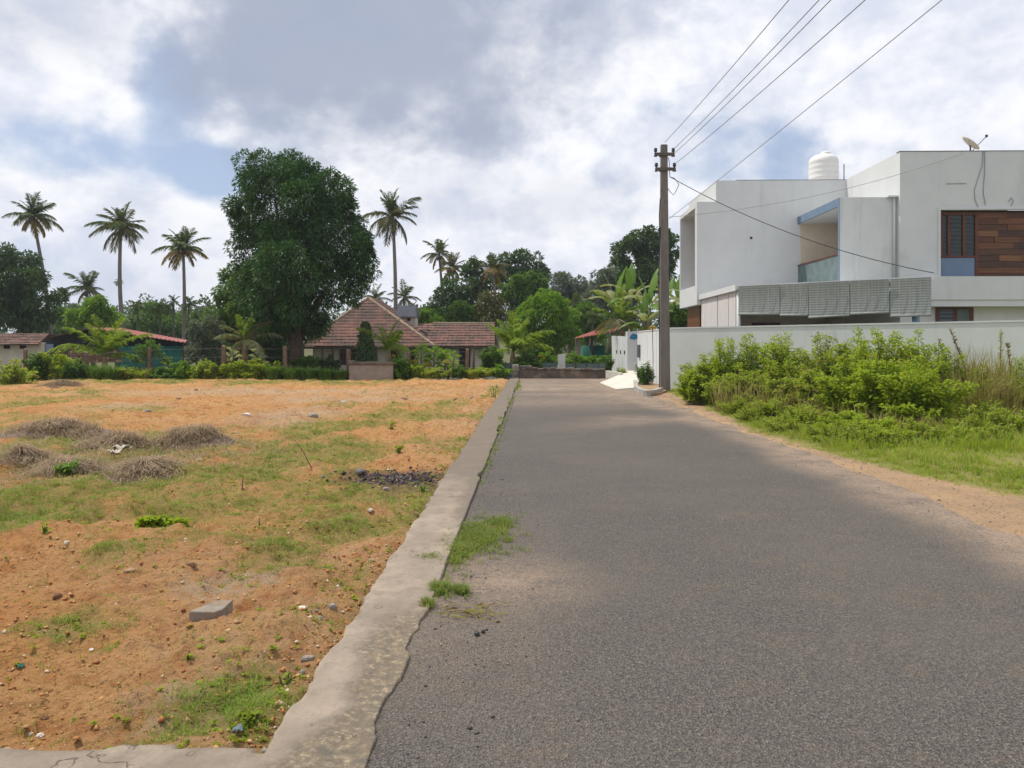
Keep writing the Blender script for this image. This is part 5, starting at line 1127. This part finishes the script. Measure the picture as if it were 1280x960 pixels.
P = np.stack([q * np.cos(az), q * np.sin(az), hh * u], 1); dr = np.stack([np.cos(az) * .7, np.sin(az) * .7, -.8 + 0 * az], 1)
V, Fc = leaves(P, nrm(dr + r.normal(0, .25, (n, 3))), .22, .055, r); mk('crown', V, Fc, LF['dark'], t)

# ------------------------------------------------------------------ weeds of the roadside plot
wg = 'weeds of the overgrown plot'
def weed(label, px, Yq, top_py, rpx, leaf, seed, z0=.1, **k):
    kk = dict(nst=46, nl=150, Ln=.078, Wd=.050, low=.10, bush=.46, rag=.42); kk.update(k)
    kk['nl'] = int(kk['nl'] * 1.0)
    shrub('weed_shrub', label, X(px, Yq), Yq, z0, max(Z(top_py, Yq) - z0, .3) * 1.04, rpx * 1.3 * Yq / F, leaf, seed, group=wg, cat='weed', **kk)
for i, a in enumerate([
    ('dark edged weed shrub nearest the pole against the white wall', 876, 20.5, 446, 24, 'weed'), ('tall weed shrub second from the pole under the porch corner post', 905, 20.0, 426, 28, 'weed'),
    ('tall weed shrub below the first grey blind', 945, 19.6, 420, 30, 'weed'), ('tall weed shrub below the second grey blind', 985, 19.0, 422, 30, 'weed'), ('tall weed shrub below the third grey blind', 1028, 18.2, 421, 32, 'weed2'),
    ('tall weed shrub below the fourth grey blind', 1068, 17.5, 418, 30, 'weed'), ('tall weed shrub below the fifth grey blind', 1110, 16.6, 417, 30, 'weed'), ('tall weed shrub at the blue porch post', 1148, 16.0, 416, 28, 'weed'),
    ('yellow green weed shrub before the low brown wall window', 1172, 15.0, 440, 34, 'weed'), ('bright bushy weed in the middle front of the thicket', 1062, 14.6, 447, 34, 'weed'), ('bright bushy weed right of the thicket middle', 1104, 14.0, 446, 34, 'weed'),
    ('largest bright weed shrub at the front right of the thicket', 1150, 13.4, 456, 46, 'weed'), ('rounded green weed at the roadside end by the pole', 868, 19.6, 466, 17, 'weed'), ('dull weed in the brown hollow of the thicket', 935, 18.2, 462, 26, 'weed2'), 
    ('dull weed left of the thicket middle', 982, 17.2, 458, 30, 'weed2'), ('dull brownish weed beside the bright bushy ones', 1022, 15.8, 462, 28, 'weed2'), ('green weed facing the road below the first blind', 905, 18.9, 470, 22, 'weed')]):
    weed(*a, 300 + i)
for i, a in enumerate([('low spreading weed at the dusty edge under the porch corner', 925, 17.0, 492, 26, 'weed2'), ('low spreading weed at the dusty edge under the second blind', 968, 15.2, 500, 30, 'weed2'), ('low spreading weed at the dusty edge below the third blind', 1010, 13.9, 505, 32, 'weed2'),
                       ('low yellowish weed in front of the brightest shrub, left one', 1060, 12.9, 516, 30, 'weed'), ('low weed in front of the largest bright shrub', 1090, 12.3, 522, 30, 'weed'), ('low green weed among the grass right of the largest shrub', 1205, 12.4, 520, 20, 'weed2'),
                       ('low green weed at the right edge of the plot', 1262, 12.2, 512, 26, 'weed2'), ('taller green weed at the right edge before the wall', 1278, 14.0, 456, 20, 'weed'), ('dull green weed standing in front of the tall dry grass', 1222, 14.3, 466, 20, 'weed2'), ('dull weed between dry grass and the edge weed', 1250, 14.0, 470, 18, 'weed2'), ('low weed before the dry grass thicket', 1232, 13.4, 500, 20, 'weed2')]):
    weed(*a, 330 + i, z0=.06, rag=.2, nst=34, nl=110, Ln=.056, Wd=.034)
for i, a in enumerate([('low ragged weed at the dust edge nearest the bright shrubs', 1085, 11.6, 536, 30, 'weed2'), ('low weed at the grass edge under the fourth blind', 1040, 12.1, 528, 28, 'weed2'), ('low bright weed at the grass edge under the fifth blind', 1112, 11.4, 532, 26, 'weed'),
                       ('small weed right of the low bright ones', 1150, 11.6, 526, 24, 'weed2'), ('small weed standing in the open grass', 1190, 11.3, 534, 22, 'weed'), ('ragged low weed at the dust edge under the third blind', 985, 13.6, 520, 28, 'weed2'), ('ragged low weed at the dust edge under the second blind', 945, 15.4, 510, 26, 'weed2'), ('small weed in the grass at the far right', 1240, 11.2, 530, 22, 'weed2')]):
    weed(*a, 345 + i, z0=.05, rag=.2, nst=30, nl=90, Ln=.046, Wd=.027)
for i, (px, Yq, top, n, lab) in enumerate([(1196, 15.4, 436, 420, 'tall dry brown grass tuft right behind the largest weed shrub'), (1222, 15.2, 440, 420, 'tall dry grass tuft under the long white canopy'), (1248, 14.8, 442, 420, 'tall dry grass tuft left of the green edge weed'), (1274, 14.8, 446, 380, 'tall dry grass tuft at the right picture edge'),
                                      (1212, 14.0, 462, 480, 'shorter dry grass tuft before the tall ones'), (1244, 13.9, 466, 480, 'shorter dry grass tuft left of the edge weed'), (918, 17.6, 470, 170, 'dry brown grass tuft in the hollow of the thicket'), (1004, 15.6, 480, 170, 'dry brown grass tuft left of the thicket middle'), (958, 16.8, 476, 150, 'brown dry grass tuft showing between the low dull weeds'), (1036, 14.4, 496, 150, 'brown dry grass tuft left of the brightest shrubs'), (1092, 13.2, 510, 130, 'dry grass tuft in front of the brightest shrubs'), (1128, 12.7, 520, 260, 'dry grass tuft at the shaded foot of the largest weed'), (1180, 12.7, 520, 260, 'dry grass tuft at the right foot of the largest weed')]):
    reed('dry_grass_tuft', lab, X(px, Yq), Yq, .05, Z(top, Yq) * 1.05, .75, 'drygrass', 360 + i, n, .018, .45, wg, 'dry grass')
for i, (px, Yq, top, n, lab) in enumerate([(1125, 11.0, 545, 260, 'green grass tuft before the low weeds under the fifth blind'), (1165, 10.8, 542, 280, 'green grass tuft at the front of the open grass'), (1205, 10.9, 540, 300, 'green grass tuft in front of the low weeds at the canopy'), (1245, 10.7, 538, 300, 'tall green grass tuft near the right edge of the plot'), (1275, 10.9, 534, 300, 'tallest green grass tuft at the right picture edge'),
                                      (1060, 11.5, 544, 220, 'green grass tuft at the dust edge under the fourth blind'), (1010, 12.6, 534, 220, 'green grass tuft at the dust edge under the third blind'), (965, 14.2, 524, 200, 'green grass tuft at the dust edge under the second blind'), (1225, 12.6, 512, 340, 'tall green grass before the dry grass thicket'), (1262, 12.8, 506, 340, 'tall green grass at the right edge behind the weeds'), (1190, 12.0, 522, 300, 'tall green grass at the right foot of the largest bush')]):
    reed('grass_tuft', lab, X(px, Yq), Yq, .04, max(Z(top, Yq), .25), .6, 'grass', 400 + i, n, .012, .6, wg, 'grass clump')
for i, (px, Yq, top, lab) in enumerate([(1206, 15.2, 412, 'leaning dark weed spike tallest against the white wall'), (1186, 15.6, 424, 'short leaning weed spike beside the tallest one'), (1250, 14.9, 414, 'upright leafy weed spike against the white wall'), (1264, 14.9, 428, 'thin weed spike at the right against the wall')]):
    r = np.random.default_rng(i + 9); t = thing('weed_spike', lab, 'weed', (X(px, Yq), Yq, 0), 0, wg); h = Z(top, Yq); lx = (-.28, -.2, .02, -.08)[i]
    MB().tube([(-lx * .3, 0, 0), (0, 0, h * .6), (lx, 0, h)], [.014, .011, .006], 5).build('stem', M['stem_dry'], t)
    n = 130; u = r.uniform(.45, 1, n); P = np.stack([lx * np.clip((u - .6) / .4, 0, 1), 0 * u, h * u], 1); az = r.uniform(0, 6.283, n)
    V, Fc = leaves(P, nrm(np.stack([np.cos(az), np.sin(az), .8 + 0 * az], 1)), .075, .02, r); mk('leaves', V, Fc, LF['weed2' if i == 2 else 'drygrass'], t)

# ------------------------------------------------------------------ grass: nobody could count it
def scatter_grass(name, x, y, z, h, wd, leaf, seed, per=6, rad=.03, lean=.7):
    r = np.random.default_rng(seed); n = len(x); k = np.repeat(np.arange(n), per); a = r.uniform(0, 6.283, len(k)); q = rad * np.sqrt(r.uniform(0, 1, len(k)))
    q = q * (.6 + .03 * y[k]); P = np.stack([x[k] + q * np.cos(a), y[k] + q * np.sin(a), z[k] - .006], 1)
    s = (h[k] if isinstance(h, np.ndarray) else h) * r.uniform(.5, 1.25, len(k))
    V, Fc = blades(P, a + r.normal(0, .7, len(k)), s, lean * r.uniform(.3, 1.6, len(k)), wd * (.75 + .035 * y[k]), r)
    tag(mk(name, V, Fc, LF[leaf]), kind='stuff')
r = np.random.default_rng(21)
n = 330000; y = 2.6 + 31 * r.uniform(0, 1, n) ** 1.5; x = xl(y) - r.uniform(0, 1, n) * (y * .72 + .3)
c = f_cov(x, y) + .28 * (fbm(x, y, 5, 3, 5) - .5); ok = (r.uniform(0, 1, n) < (.012 + np.clip((c - .46) * 1.9, 0, 1) ** 1.5 * .55 * np.clip((fbm(x, y, 9, 2, 15) - .36) * 3.2, 0, 1))) & (f_char(x, y) < .3) & ((y > 3.15) | (r.random(n) < .05)); x, y, c = x[ok], y[ok], c[ok]
print('grass tufts', len(x))
scatter_grass('field_grass', x, y, field_z(x, y), .026 + .075 * np.clip(c - .5, 0, .6) * fbm(x, y, 3, 2, 4) + .0012 * y, .0040, 'fieldgrass', 22, 5, .03, .95)
n = 60000; y = r.uniform(2, 27, n) ** 1.0; x = ge(y) + r.uniform(-.25, 1, n) * (6 + .3 * y) * r.uniform(0, 1, n); ok = (r.random(n) < sm(-.1, .6, x - ge(y) + .7 * (fbm(x, y, 1.2, 4, 13) - .5)) * np.clip(2.6 * fbm(x, y, 2.2, 4, 3) - .65, .03, 1)) & (x < W0.x + 1.1 * np.maximum(26.5 - y, 0) - .2); x, y = x[ok], y[ok]
scatter_grass('verge_grass', x, y, verge_z(x, y), .05 + .20 * fbm(x, y, 1.6, 3, 8) ** 1.6 * sm(0, .9, x - ge(y)), .0065, 'grass', 23, 6, .045, .7)
# grass on the strip edge and in the crack
gx = []; gy = []
for (px, py, rx_, ry_, n) in ((598, 672, 46, 26, 620), (575, 690, 22, 20, 200), (550, 738, 12, 10, 110), (577, 740, 8, 4, 50), (648, 483, 6, 6, 60), (636, 500, 3, 16, 60), (626, 525, 3, 14, 60), (618, 488, 12, 10, 120), (604, 497, 12, 6, 80), (538, 700, 14, 5, 40), (628, 655, 18, 8, 120), (534, 758, 6, 8, 30)):
    cx, cy, a, b = patch(px, py, rx_, ry_); q = np.abs(r.normal(0, .5, n)); t_ = r.uniform(0, 6.283, n)
    gx.append(cx + a * q * np.cos(t_)); gy.append(cy + b * q * np.sin(t_))
x = np.concatenate(gx); y = np.concatenate(gy)
yy = r.uniform(6.8, 32, 260); gx = xr(yy) + r.normal(0, .025, 260); ok = fbm(gx * 0, yy, .7, 3, 2) > .5; x = np.concatenate([x, gx[ok]]); y = np.concatenate([y, yy[ok]])
scatter_grass('strip_grass', x, y, 0 * x + .004, .055, .0055, 'stripgrass', 24, 7, .035, .9)
# low broad leaved seedlings in the field
n = 9000; y = 2.9 + 24 * r.uniform(0, 1, n) ** 1.6; x = xl(y) - .05 - r.uniform(0, 1, n) ** 1.2 * (y * .7); c = f_cov(x, y); ok = (r.random(n) < .03 + .10 * (c > .5) + .10 * (xl(y) - x < .35)); x, y = x[ok], y[ok]
k = np.repeat(np.arange(len(x)), 6); a = r.uniform(0, 6.283, len(k)); dr = nrm(np.stack([np.cos(a), np.sin(a), r.uniform(.2, 1.1, len(k))], 1))
V, Fc = leaves(np.stack([x[k], y[k], field_z(x[k], y[k]) + .004], 1), dr, .028 * r.uniform(.5, 1.4, len(k)) * (.8 + .03 * y[k]), .02 * (.8 + .03 * y[k]), r)
tag(mk('field_seedlings', V, Fc, LF['weed2']), kind='stuff')
# loose grit: small stones everywhere on the soil, char in the burnt patch
def grit(name, x, y, z, s, mat, seed):
    r = np.random.default_rng(seed); n = len(x)
    O = np.array([[1, 0, 0], [0, 1, 0], [-1, 0, 0], [0, -1, 0], [0, 0, .8], [0, 0, -.6]], float)
    V = O[None] * r.uniform(.55, 1.3, (n, 6, 1)) * s[:, None, None] + r.normal(0, .12, (n, 6, 3)) * s[:, None, None] + np.stack([x, y, z], 1)[:, None]
    Fo = np.array([[0, 1, 4], [1, 2, 4], [2, 3, 4], [3, 0, 4], [1, 0, 5], [2, 1, 5], [3, 2, 5], [0, 3, 5]])
    tag(mk(name, V.reshape(-1, 3), (np.arange(n)[:, None, None] * 6 + Fo[None]).reshape(-1, 3), mat), kind='stuff')
def gritmat(name, cols):
    m, t, p, o = newmat(name); g = t.nodes.new('ShaderNodeNewGeometry'); cr = t.nodes.new('ShaderNodeValToRGB'); L(t, g.outputs['Random Per Island'], cr.inputs[0]); e = cr.color_ramp; e.interpolation = 'CONSTANT'
    while len(e.elements) < len(cols): e.elements.new(.5)
    for i, c in enumerate(cols): e.elements[i].position = i / len(cols); e.elements[i].color = (*c, 1)
    L(t, cr.outputs[0], p.inputs['Base Color']); p.inputs['Roughness'].default_value = 1.; p.inputs['Specular IOR Level'].default_value = .1; return m
GM = gritmat('laterite_grit', [(.44, .20, .075), (.48, .26, .11), (.32, .14, .052), (.46, .29, .15), (.40, .17, .062), (.24, .11, .045), (.46, .23, .09), (.50, .32, .17), (.42, .19, .075), (.36, .155, .058), (.46, .25, .105), (.58, .46, .33)])
n = 52000; y = 2.75 + 31 * r.uniform(0, 1, n) ** 1.9; x = xl(y) + .04 - r.uniform(0, 1, n) ** 1.15 * (y * .72 + .3); cl = fbm(x, y, 1.3, 4, 12); ok = r.random(n) < (.25 + 1.6 * np.clip(cl - .45, 0, 1) + .5 * (xl(y) - x < .2)); x, y = x[ok], y[ok]
s = .0036 * np.exp(r.normal(0, .68, len(x))) * (1 + .05 * y); s = np.clip(s, .002, .019)
grit('soil_grit', x, y, field_z(x, y) + s * .25, s, GM, 31)
n = 2600; t_ = r.uniform(0, 6.283, n); q = np.abs(r.normal(0, .52, n)) * (.7 + .7 * vn(np.cos(t_) * 2, np.sin(t_) * 2, 3)); x = -1.36 + .72 * q * np.cos(t_); y = 9.0 + .78 * q * np.sin(t_); ok = x < xl(y) - .02; x, y = x[ok], y[ok]; s = .008 * np.exp(r.normal(0, .6, len(x)))
grit('burnt_grit', x, y, field_z(x, y) + s * .3, s, gritmat('charred_grit', [(.04, .035, .035), (.09, .075, .075), (.16, .14, .14), (.06, .05, .05), (.12, .09, .09)]), 32)
n = 5200; y = 2.6 + 22 * r.uniform(0, 1, n) ** 1.6; e = np.abs(r.normal(0, .32, n)); sd2 = r.random(n) < .45; x = np.where(sd2, xr(y) + .06 + e * (y < 9), xroad(y) + .35 - r.normal(0, .3, n)); s = .0028 * np.exp(r.normal(0, .5, n)) * (1 + .05 * y)
grit('road_grit', x, y, np.where(x > xroad(y), verge_z(x, y), road_z(x, y)) + s * .35, s, gritmat('road_grit', [(.09, .08, .075), (.20, .17, .15), (.12, .105, .095), (.30, .25, .2), (.14, .115, .10), (.38, .27, .17)]), 33)

# ------------------------------------------------------------------ single stones and scraps on the ground
def rock(name, label, cat, px, py, wpx, hpx, mat, seed, group='loose stones on the field', flat=1., road=False):
    r = np.random.default_rng(seed); x, y = GP(px, py); z = float(field_z(x, y)) if not road else .004
    a = wpx * y / F * .5; hgt = hpx * y / F * .55; n = 7; v = [(0, 0, -.3 * hgt)]
    for i, (q, zz) in enumerate(((.8, -.3), (1., .25), (.85, .75), (.45, 1.))):
        for k in range(n):
            an = 2 * math.pi * k / n + .2 * i; s_ = r.uniform(.78, 1.15); v.append((a * q * s_ * math.cos(an), a * .75 * q * s_ * math.sin(an), hgt * (zz + r.uniform(-.12, .12))))
    v.append((0, 0, hgt * 1.02)); f = [[0, 1 + (k + 1) % n, 1 + k] for k in range(n)]
    for i in range(3): f += [[1 + i * n + k, 1 + i * n + (k + 1) % n, 1 + (i + 1) * n + (k + 1) % n, 1 + (i + 1) * n + k] for k in range(n)]
    f += [[1 + 3 * n + k, 1 + 3 * n + (k + 1) % n, len(v) - 1] for k in range(n)]
    o = mk(name, v, f, M[mat]); o.location = (x, y, z); o.rotation_euler = (0, 0, r.uniform(0, 6)); return tag(o, label, cat, group)
R_ = [('orange lump of laterite on the bare near soil', 162, 715, 16, 9, 'rock'), ('dark brown clod right of the orange laterite lump', 239, 714, 14, 7, 'rock_dark'), ('dark clod near the left picture edge above the slab', 72, 736, 16, 9, 'rock_dark'),
      ('small white stone left of the leafy sprig', 83, 684, 8, 6, 'rock_pale'), ('reddish clod on the near soil below the slab', 55, 875, 15, 9, 'rock_dark'), ('pale stone near the front left corner', 50, 891, 11, 8, 'rock_pale'), ('smaller pale stone beside the pale corner stone', 38, 890, 7, 6, 'rock_pale'), ('flat tan stone at the very left front edge', 8, 922, 18, 9, 'rock'),
      ('grey stone nearest the cement strip right of the crumpled paper', 415, 761, 13, 8, 'rock_grey'), ('grey stone with dark side just right of the crumpled paper', 400, 773, 9, 8, 'rock_grey'), ('small grey stone between paper and strip', 396, 767, 6, 5, 'rock_grey'), ('chipped cement lump on the strip edge, upper one', 384, 818, 17, 10, 'rock_grey'), ('chipped cement lump on the strip edge, lower one', 378, 830, 9, 9, 'rock_grey'), ('loose stone at the inner corner of the cement', 331, 925, 13, 11, 'rock_grey'), ('pale chip lying on the arm of the cement', 171, 932, 12, 6, 'rock_pale'),
      ('block shaped stone in the middle of the orange soil', 392, 523, 14, 7, 'rock_grey'), ('pale stone left of the block shaped stone', 369, 524, 13, 5, 'rock'), ('stone at the edge of the green band', 382, 535, 16, 6, 'rock'), ('flat stone right of the pale dry heap', 326, 540, 20, 6, 'rock'), ('brown stone left of the flat stone', 295, 541, 13, 6, 'rock'), ('pale stone in the rubble left of centre', 308, 524, 14, 6, 'rock_pale'), ('dark stone behind the dry heaps', 183, 517, 14, 5, 'rock_grey'), ('brown stone behind the dry heaps, left of the dark one', 165, 516, 10, 5, 'rock_dark'), ('lone dark stone on the far orange soil', 245, 492, 7, 4, 'rock_dark'),
      ('dark stone block near the far end of the strip', 570, 500, 9, 9, 'rock_dark'), ('grey stone beside the dark block by the strip', 590, 498, 7, 7, 'rock_grey'), ('stone in front of the burnt patch', 482, 614, 9, 7, 'rock_grey'), ('brown stone in the green below the burnt patch', 520, 640, 8, 5, 'rock_dark'), ('pale pebble on the bare soil left of the strip', 463, 645, 8, 5, 'rock_pale'), ('pale chip in front of the mossy strip', 422, 732, 6, 5, 'rock_pale'), ('white chip near the rubble', 249, 575, 9, 4, 'rock_pale'), ('orange lump at the strip edge among grit', 465, 700, 10, 6, 'rock'), ('pale stone on the far rubble bank', 430, 505, 10, 4, 'rock_pale'), ('tan stone on the far soil before the masonry tank', 355, 516, 12, 4, 'rock'), ('tan stone right of the masonry tank', 505, 502, 10, 4, 'rock'), ('small tan stone on the soil left of the tank', 223, 498, 8, 4, 'rock')]
for i, a in enumerate(R_): rock('stone', a[0], 'stone', *a[1:], 500 + i)
rock('asphalt_lump', 'black asphalt lump lying on the road near the strip', 'lump', 596, 794, 10, 8, 'darkmetal', 560, None, road=True); rock('asphalt_lump', 'smaller black asphalt crumb touching the asphalt lump', 'lump', 604, 791, 6, 5, 'darkmetal', 561, None, road=True)
# the slab
bx, by = GP(255, 783); k = by / F
sl = thing('cement_slab', 'broken grey cement block lying on the near orange soil', 'block', (bx, by + .06, float(field_z(bx, by)) + .008), -.06)
m = MB(); q = [(-20 * k, -.05), (14 * k, -.055), (19.5 * k, .0), (17 * k, .16), (-4 * k, .14)]; m.prism(q, -.03, .036); m.build('block', M['block'], sl, bevel=.006)
# crumpled papers and plastic scraps
def scrap(label, px, py, wpx, mat, seed, cat='scrap'):
    r = np.random.default_rng(seed); x, y = GP(px, py); a = wpx * y / F * .5; n = 5; v = []; f = []
    for i in range(n):
        for j in range(n): v.append((a * (i / 2 - 1) * r.uniform(.8, 1.1), a * (j / 2 - 1) * .8, a * r.uniform(0, .75)))
    for i in range(n - 1):
        for j in range(n - 1): b = i * n + j; f.append([b, b + 1, b + n + 1, b + n])
    o = mk('crumpled_scrap', v, f, mat); o.location = (x, y, float(field_z(x, y)) + .004); o.rotation_euler = (0, 0, r.uniform(0, 3)); s_ = o.modifiers.new('thick', 'SOLIDIFY'); s_.thickness = .003; tag(o, label, cat)
scrap('crumpled white paper left of the grey stones by the strip', 378, 768, 13, M['rock_pale'], 1, 'paper'); scrap('blue grey plastic scrap near the front corner of the field', 297, 909, 14, M['netblue'], 2); scrap('white paper scrap in the weeds above the blue plastic', 312, 891, 9, M['plastic_white'], 3, 'paper')
scrap('teal plastic scrap near the left front edge', 26, 816, 9, M['tarp'], 4); scrap('small white scrap at the small grass patch', 114, 802, 5, M['plastic_white'], 5); scrap('pale scrap lying on the dry heap', 152, 566, 20, M['rock_pale'], 6); scrap('second pale scrap on the dry heap front', 143, 572, 14, M['rock_pale'], 7); scrap('white scrap in the green grass by the heaps', 486, 586, 5, M['plastic_white'], 8)

# ------------------------------------------------------------------ heaps of dry cut grass
def heap(label, px, py, wpx, hpx, seed, dpt=1.):
    r = np.random.default_rng(seed); x, y = GP(px, py); a = wpx * y / F * .68; h = hpx * y / F * .50; b = max(a * .7, .5) * dpt; y += b * .8; z = float(field_z(x, y)) - .02
    t = thing('dry_grass_heap', label, 'heap', (x, y, z), 0, 'heaps of dry cut grass'); n, mN = 26, 12; v = []; f = []
    def hz(q, an): return h * .9 * np.clip(1 - q ** 2.2, 0, 1) * (.35 + .95 * vn(np.cos(an) * q * 2.4 + seed, np.sin(an) * q * 2.4)) + .09 * (vn(np.cos(an) * q * 5, np.sin(an) * q * 5 + seed) - .5) * np.clip(1.1 - q, 0, 1) + .04 * (vn(np.cos(an) * q * 9, np.sin(an) * q * 9 + seed) - .5)
    for i in range(mN + 1):
        for k in range(n):
            q = i / mN; an = 2 * math.pi * k / n; w_ = 1 + .7 * (float(vn(math.cos(an) * 1.6 + seed, math.sin(an) * 1.6)) - .5); v.append((a * q * w_ * math.cos(an), b * q * w_ * math.sin(an), float(hz(q, an)) - (.06 if i == mN else 0)))
    for i in range(mN): f += [[i * n + k, (i + 1) * n + k, (i + 1) * n + (k + 1) % n, i * n + (k + 1) % n] for k in range(n)]
    mk('mound', v, f, M['mound'], t, True)
    N_ = int(2200 + 3600 * a * b); q = np.abs(r.normal(0, .68, N_)) * (.75 + .5 * r.random(N_)); q = np.where(q > 1.7, r.uniform(0, 1.2, N_), q); an = r.uniform(0, 6.283, N_)
    P = np.stack([a * q * np.cos(an), b * q * np.sin(an), hz(q, an) + .005], 1); az = r.uniform(0, 6.283, N_)
    V, Fc = blades(P, az, r.uniform(.05, .24, N_) * np.clip(1.3 - q * .6, .3, 1), r.uniform(.9, 2.4, N_), .0075, r); o = mk('straw', V, Fc, M['straw'], t); tag(o, kind='stuff')
heap('broad dry grass heap farthest back at the left', 45, 551, 96, 27, 1); heap('dry grass heap in the middle of the heaps behind the pale scraps', 126, 566, 88, 32, 2); heap('dry grass heap cut off by the left picture edge', 4, 586, 60, 25, 3)
heap('dark dry grass heap in front of the left heaps', 62, 597, 72, 26, 4); heap('flat dry grass heap in front of the pale scraps', 164, 598, 76, 26, 5); heap('lone dry grass heap standing apart on the right', 226, 562, 72, 36, 6); heap('small brownish heap by the first fence posts', 68, 484, 46, 9, 7)
cx, cy = GP(110, 580); n = 5200; x = cx + r.normal(0, 1.35, n); y = cy + .6 + r.normal(0, 1.1, n); ok = fbm(x, y, .9, 3, 6) > .42; x, y = x[ok], y[ok]; az = r.uniform(0, 6.283, len(x))
V, Fc = blades(np.stack([x, y, field_z(x, y) + .01], 1), az, r.uniform(.03, .12, len(x)), r.uniform(1.2, 2.5, len(x)), .006, r); tag(mk('straw_litter', V, Fc, M['straw']), kind='stuff')
# sprigs and seedlings one can pick out
def sprig(label, px, py, wpx, hpx, leaf, seed, n=46, Ln=.09, Wd=.05):
    x, y = GP(px, py); shrub('leafy_sprig', label, x, y, float(field_z(x, y)) if x < xl(y) else .02, hpx * y / F, wpx * y / F * .5, leaf, seed, (7 if wpx > 22 else 3), (n if wpx > 22 else 9), Ln, Wd, group='small plants on the field', cat='plant', low=.1)
sprig('bright leafy sprig spreading low in the middle of the field', 194, 662, 42, 14, 'weed', 1); sprig('smaller leafy sprig right of the bright one', 225, 658, 24, 10, 'weed', 2, 30, .06, .03); sprig('dark leafy plant in front of the dark dry heap', 85, 594, 40, 20, 'bright', 3, 50, .06, .035)
sprig('green seedling at the near left edge of the grass', 58, 668, 20, 16, 'weed', 5, 26, .05, .025); sprig('green tuft of leaves at the corner of the cement', 143, 958, 16, 22, 'weed2', 6, 30, .05, .02)
sprig('leafy seedling beside the far strip end', 618, 496, 16, 18, 'bright', 7, 40, .10, .05); sprig('small plant beside a stone left of the strip', 490, 540, 14, 12, 'weed2', 8, 30, .07, .04); sprig('round leafed seedling on the burnt soil edge', 499, 566, 7, 10, 'weed2', 9, 24, .07, .05); sprig('green leaves at the strip end of the burnt patch', 528, 612, 16, 8, 'bright', 10, 30, .05, .03)
sprig('dark seedling nearest the cement strip', 355, 846, 20, 18, 'weed2', 11, 30, .035, .02); sprig('seedling right above the blue plastic scrap', 312, 896, 26, 18, 'weed2', 12, 34, .035, .02); sprig('low clump below the slab', 232, 824, 20, 10, 'weed2', 13, 30, .03, .018)
for i, (px, py, hpx, dx, lab) in enumerate([(392, 586, 36, -24, 'bare leaning twig standing in the green band'), (303, 614, 24, 0, 'short bare upright twig in the field middle'), (325, 662, 12, -2, 'tiny bare twig right of the leafy sprig')]):
    x, y = GP(px, py); z = float(field_z(x, y)); o = MB().tube([(0, 0, -.05), (dx * .5 * y / F, 0, hpx * .55 * y / F), (dx * y / F, .02, hpx * y / F)], [.008, .006, .003], 5).build('bare_twig', M['stem_dry']); o.location = (x, y, z); tag(o, lab, 'twig')
# fallen dry blades on the road by the grass
r = np.random.default_rng(44); x, y = GP(586, 766); n = 60; P = np.stack([x + r.normal(0, .12, n), y + r.normal(0, .07, n), .008 + r.uniform(0, .01, n)], 1); az = r.normal(.0, .6, n) + np.where(r.random(n) < .5, math.pi, 0)
V, Fc = leaves(P, nrm(np.stack([np.cos(az), np.sin(az), r.uniform(0, .12, n)], 1)), r.uniform(.04, .12, n), .007, r); tag(mk('dry_litter', V, Fc, LF['drygrass']), kind='stuff')

# ------------------------------------------------------------------ the thin air haze over the whole place
m = bpy.data.materials.new('air_haze'); m.use_nodes = True; t = m.node_tree; t.nodes.clear()
pv = t.nodes.new('ShaderNodeVolumePrincipled'); pv.inputs['Color'].default_value = (.86, .92, 1., 1); pv.inputs['Density'].default_value = .00042
o_ = t.nodes.new('ShaderNodeOutputMaterial'); L(t, pv.outputs[0], o_.inputs['Volume'])
hz = MB().box(-330, 330, -90, 350, -4, 22).build('haze', m); hz['kind'] = 'stuff'
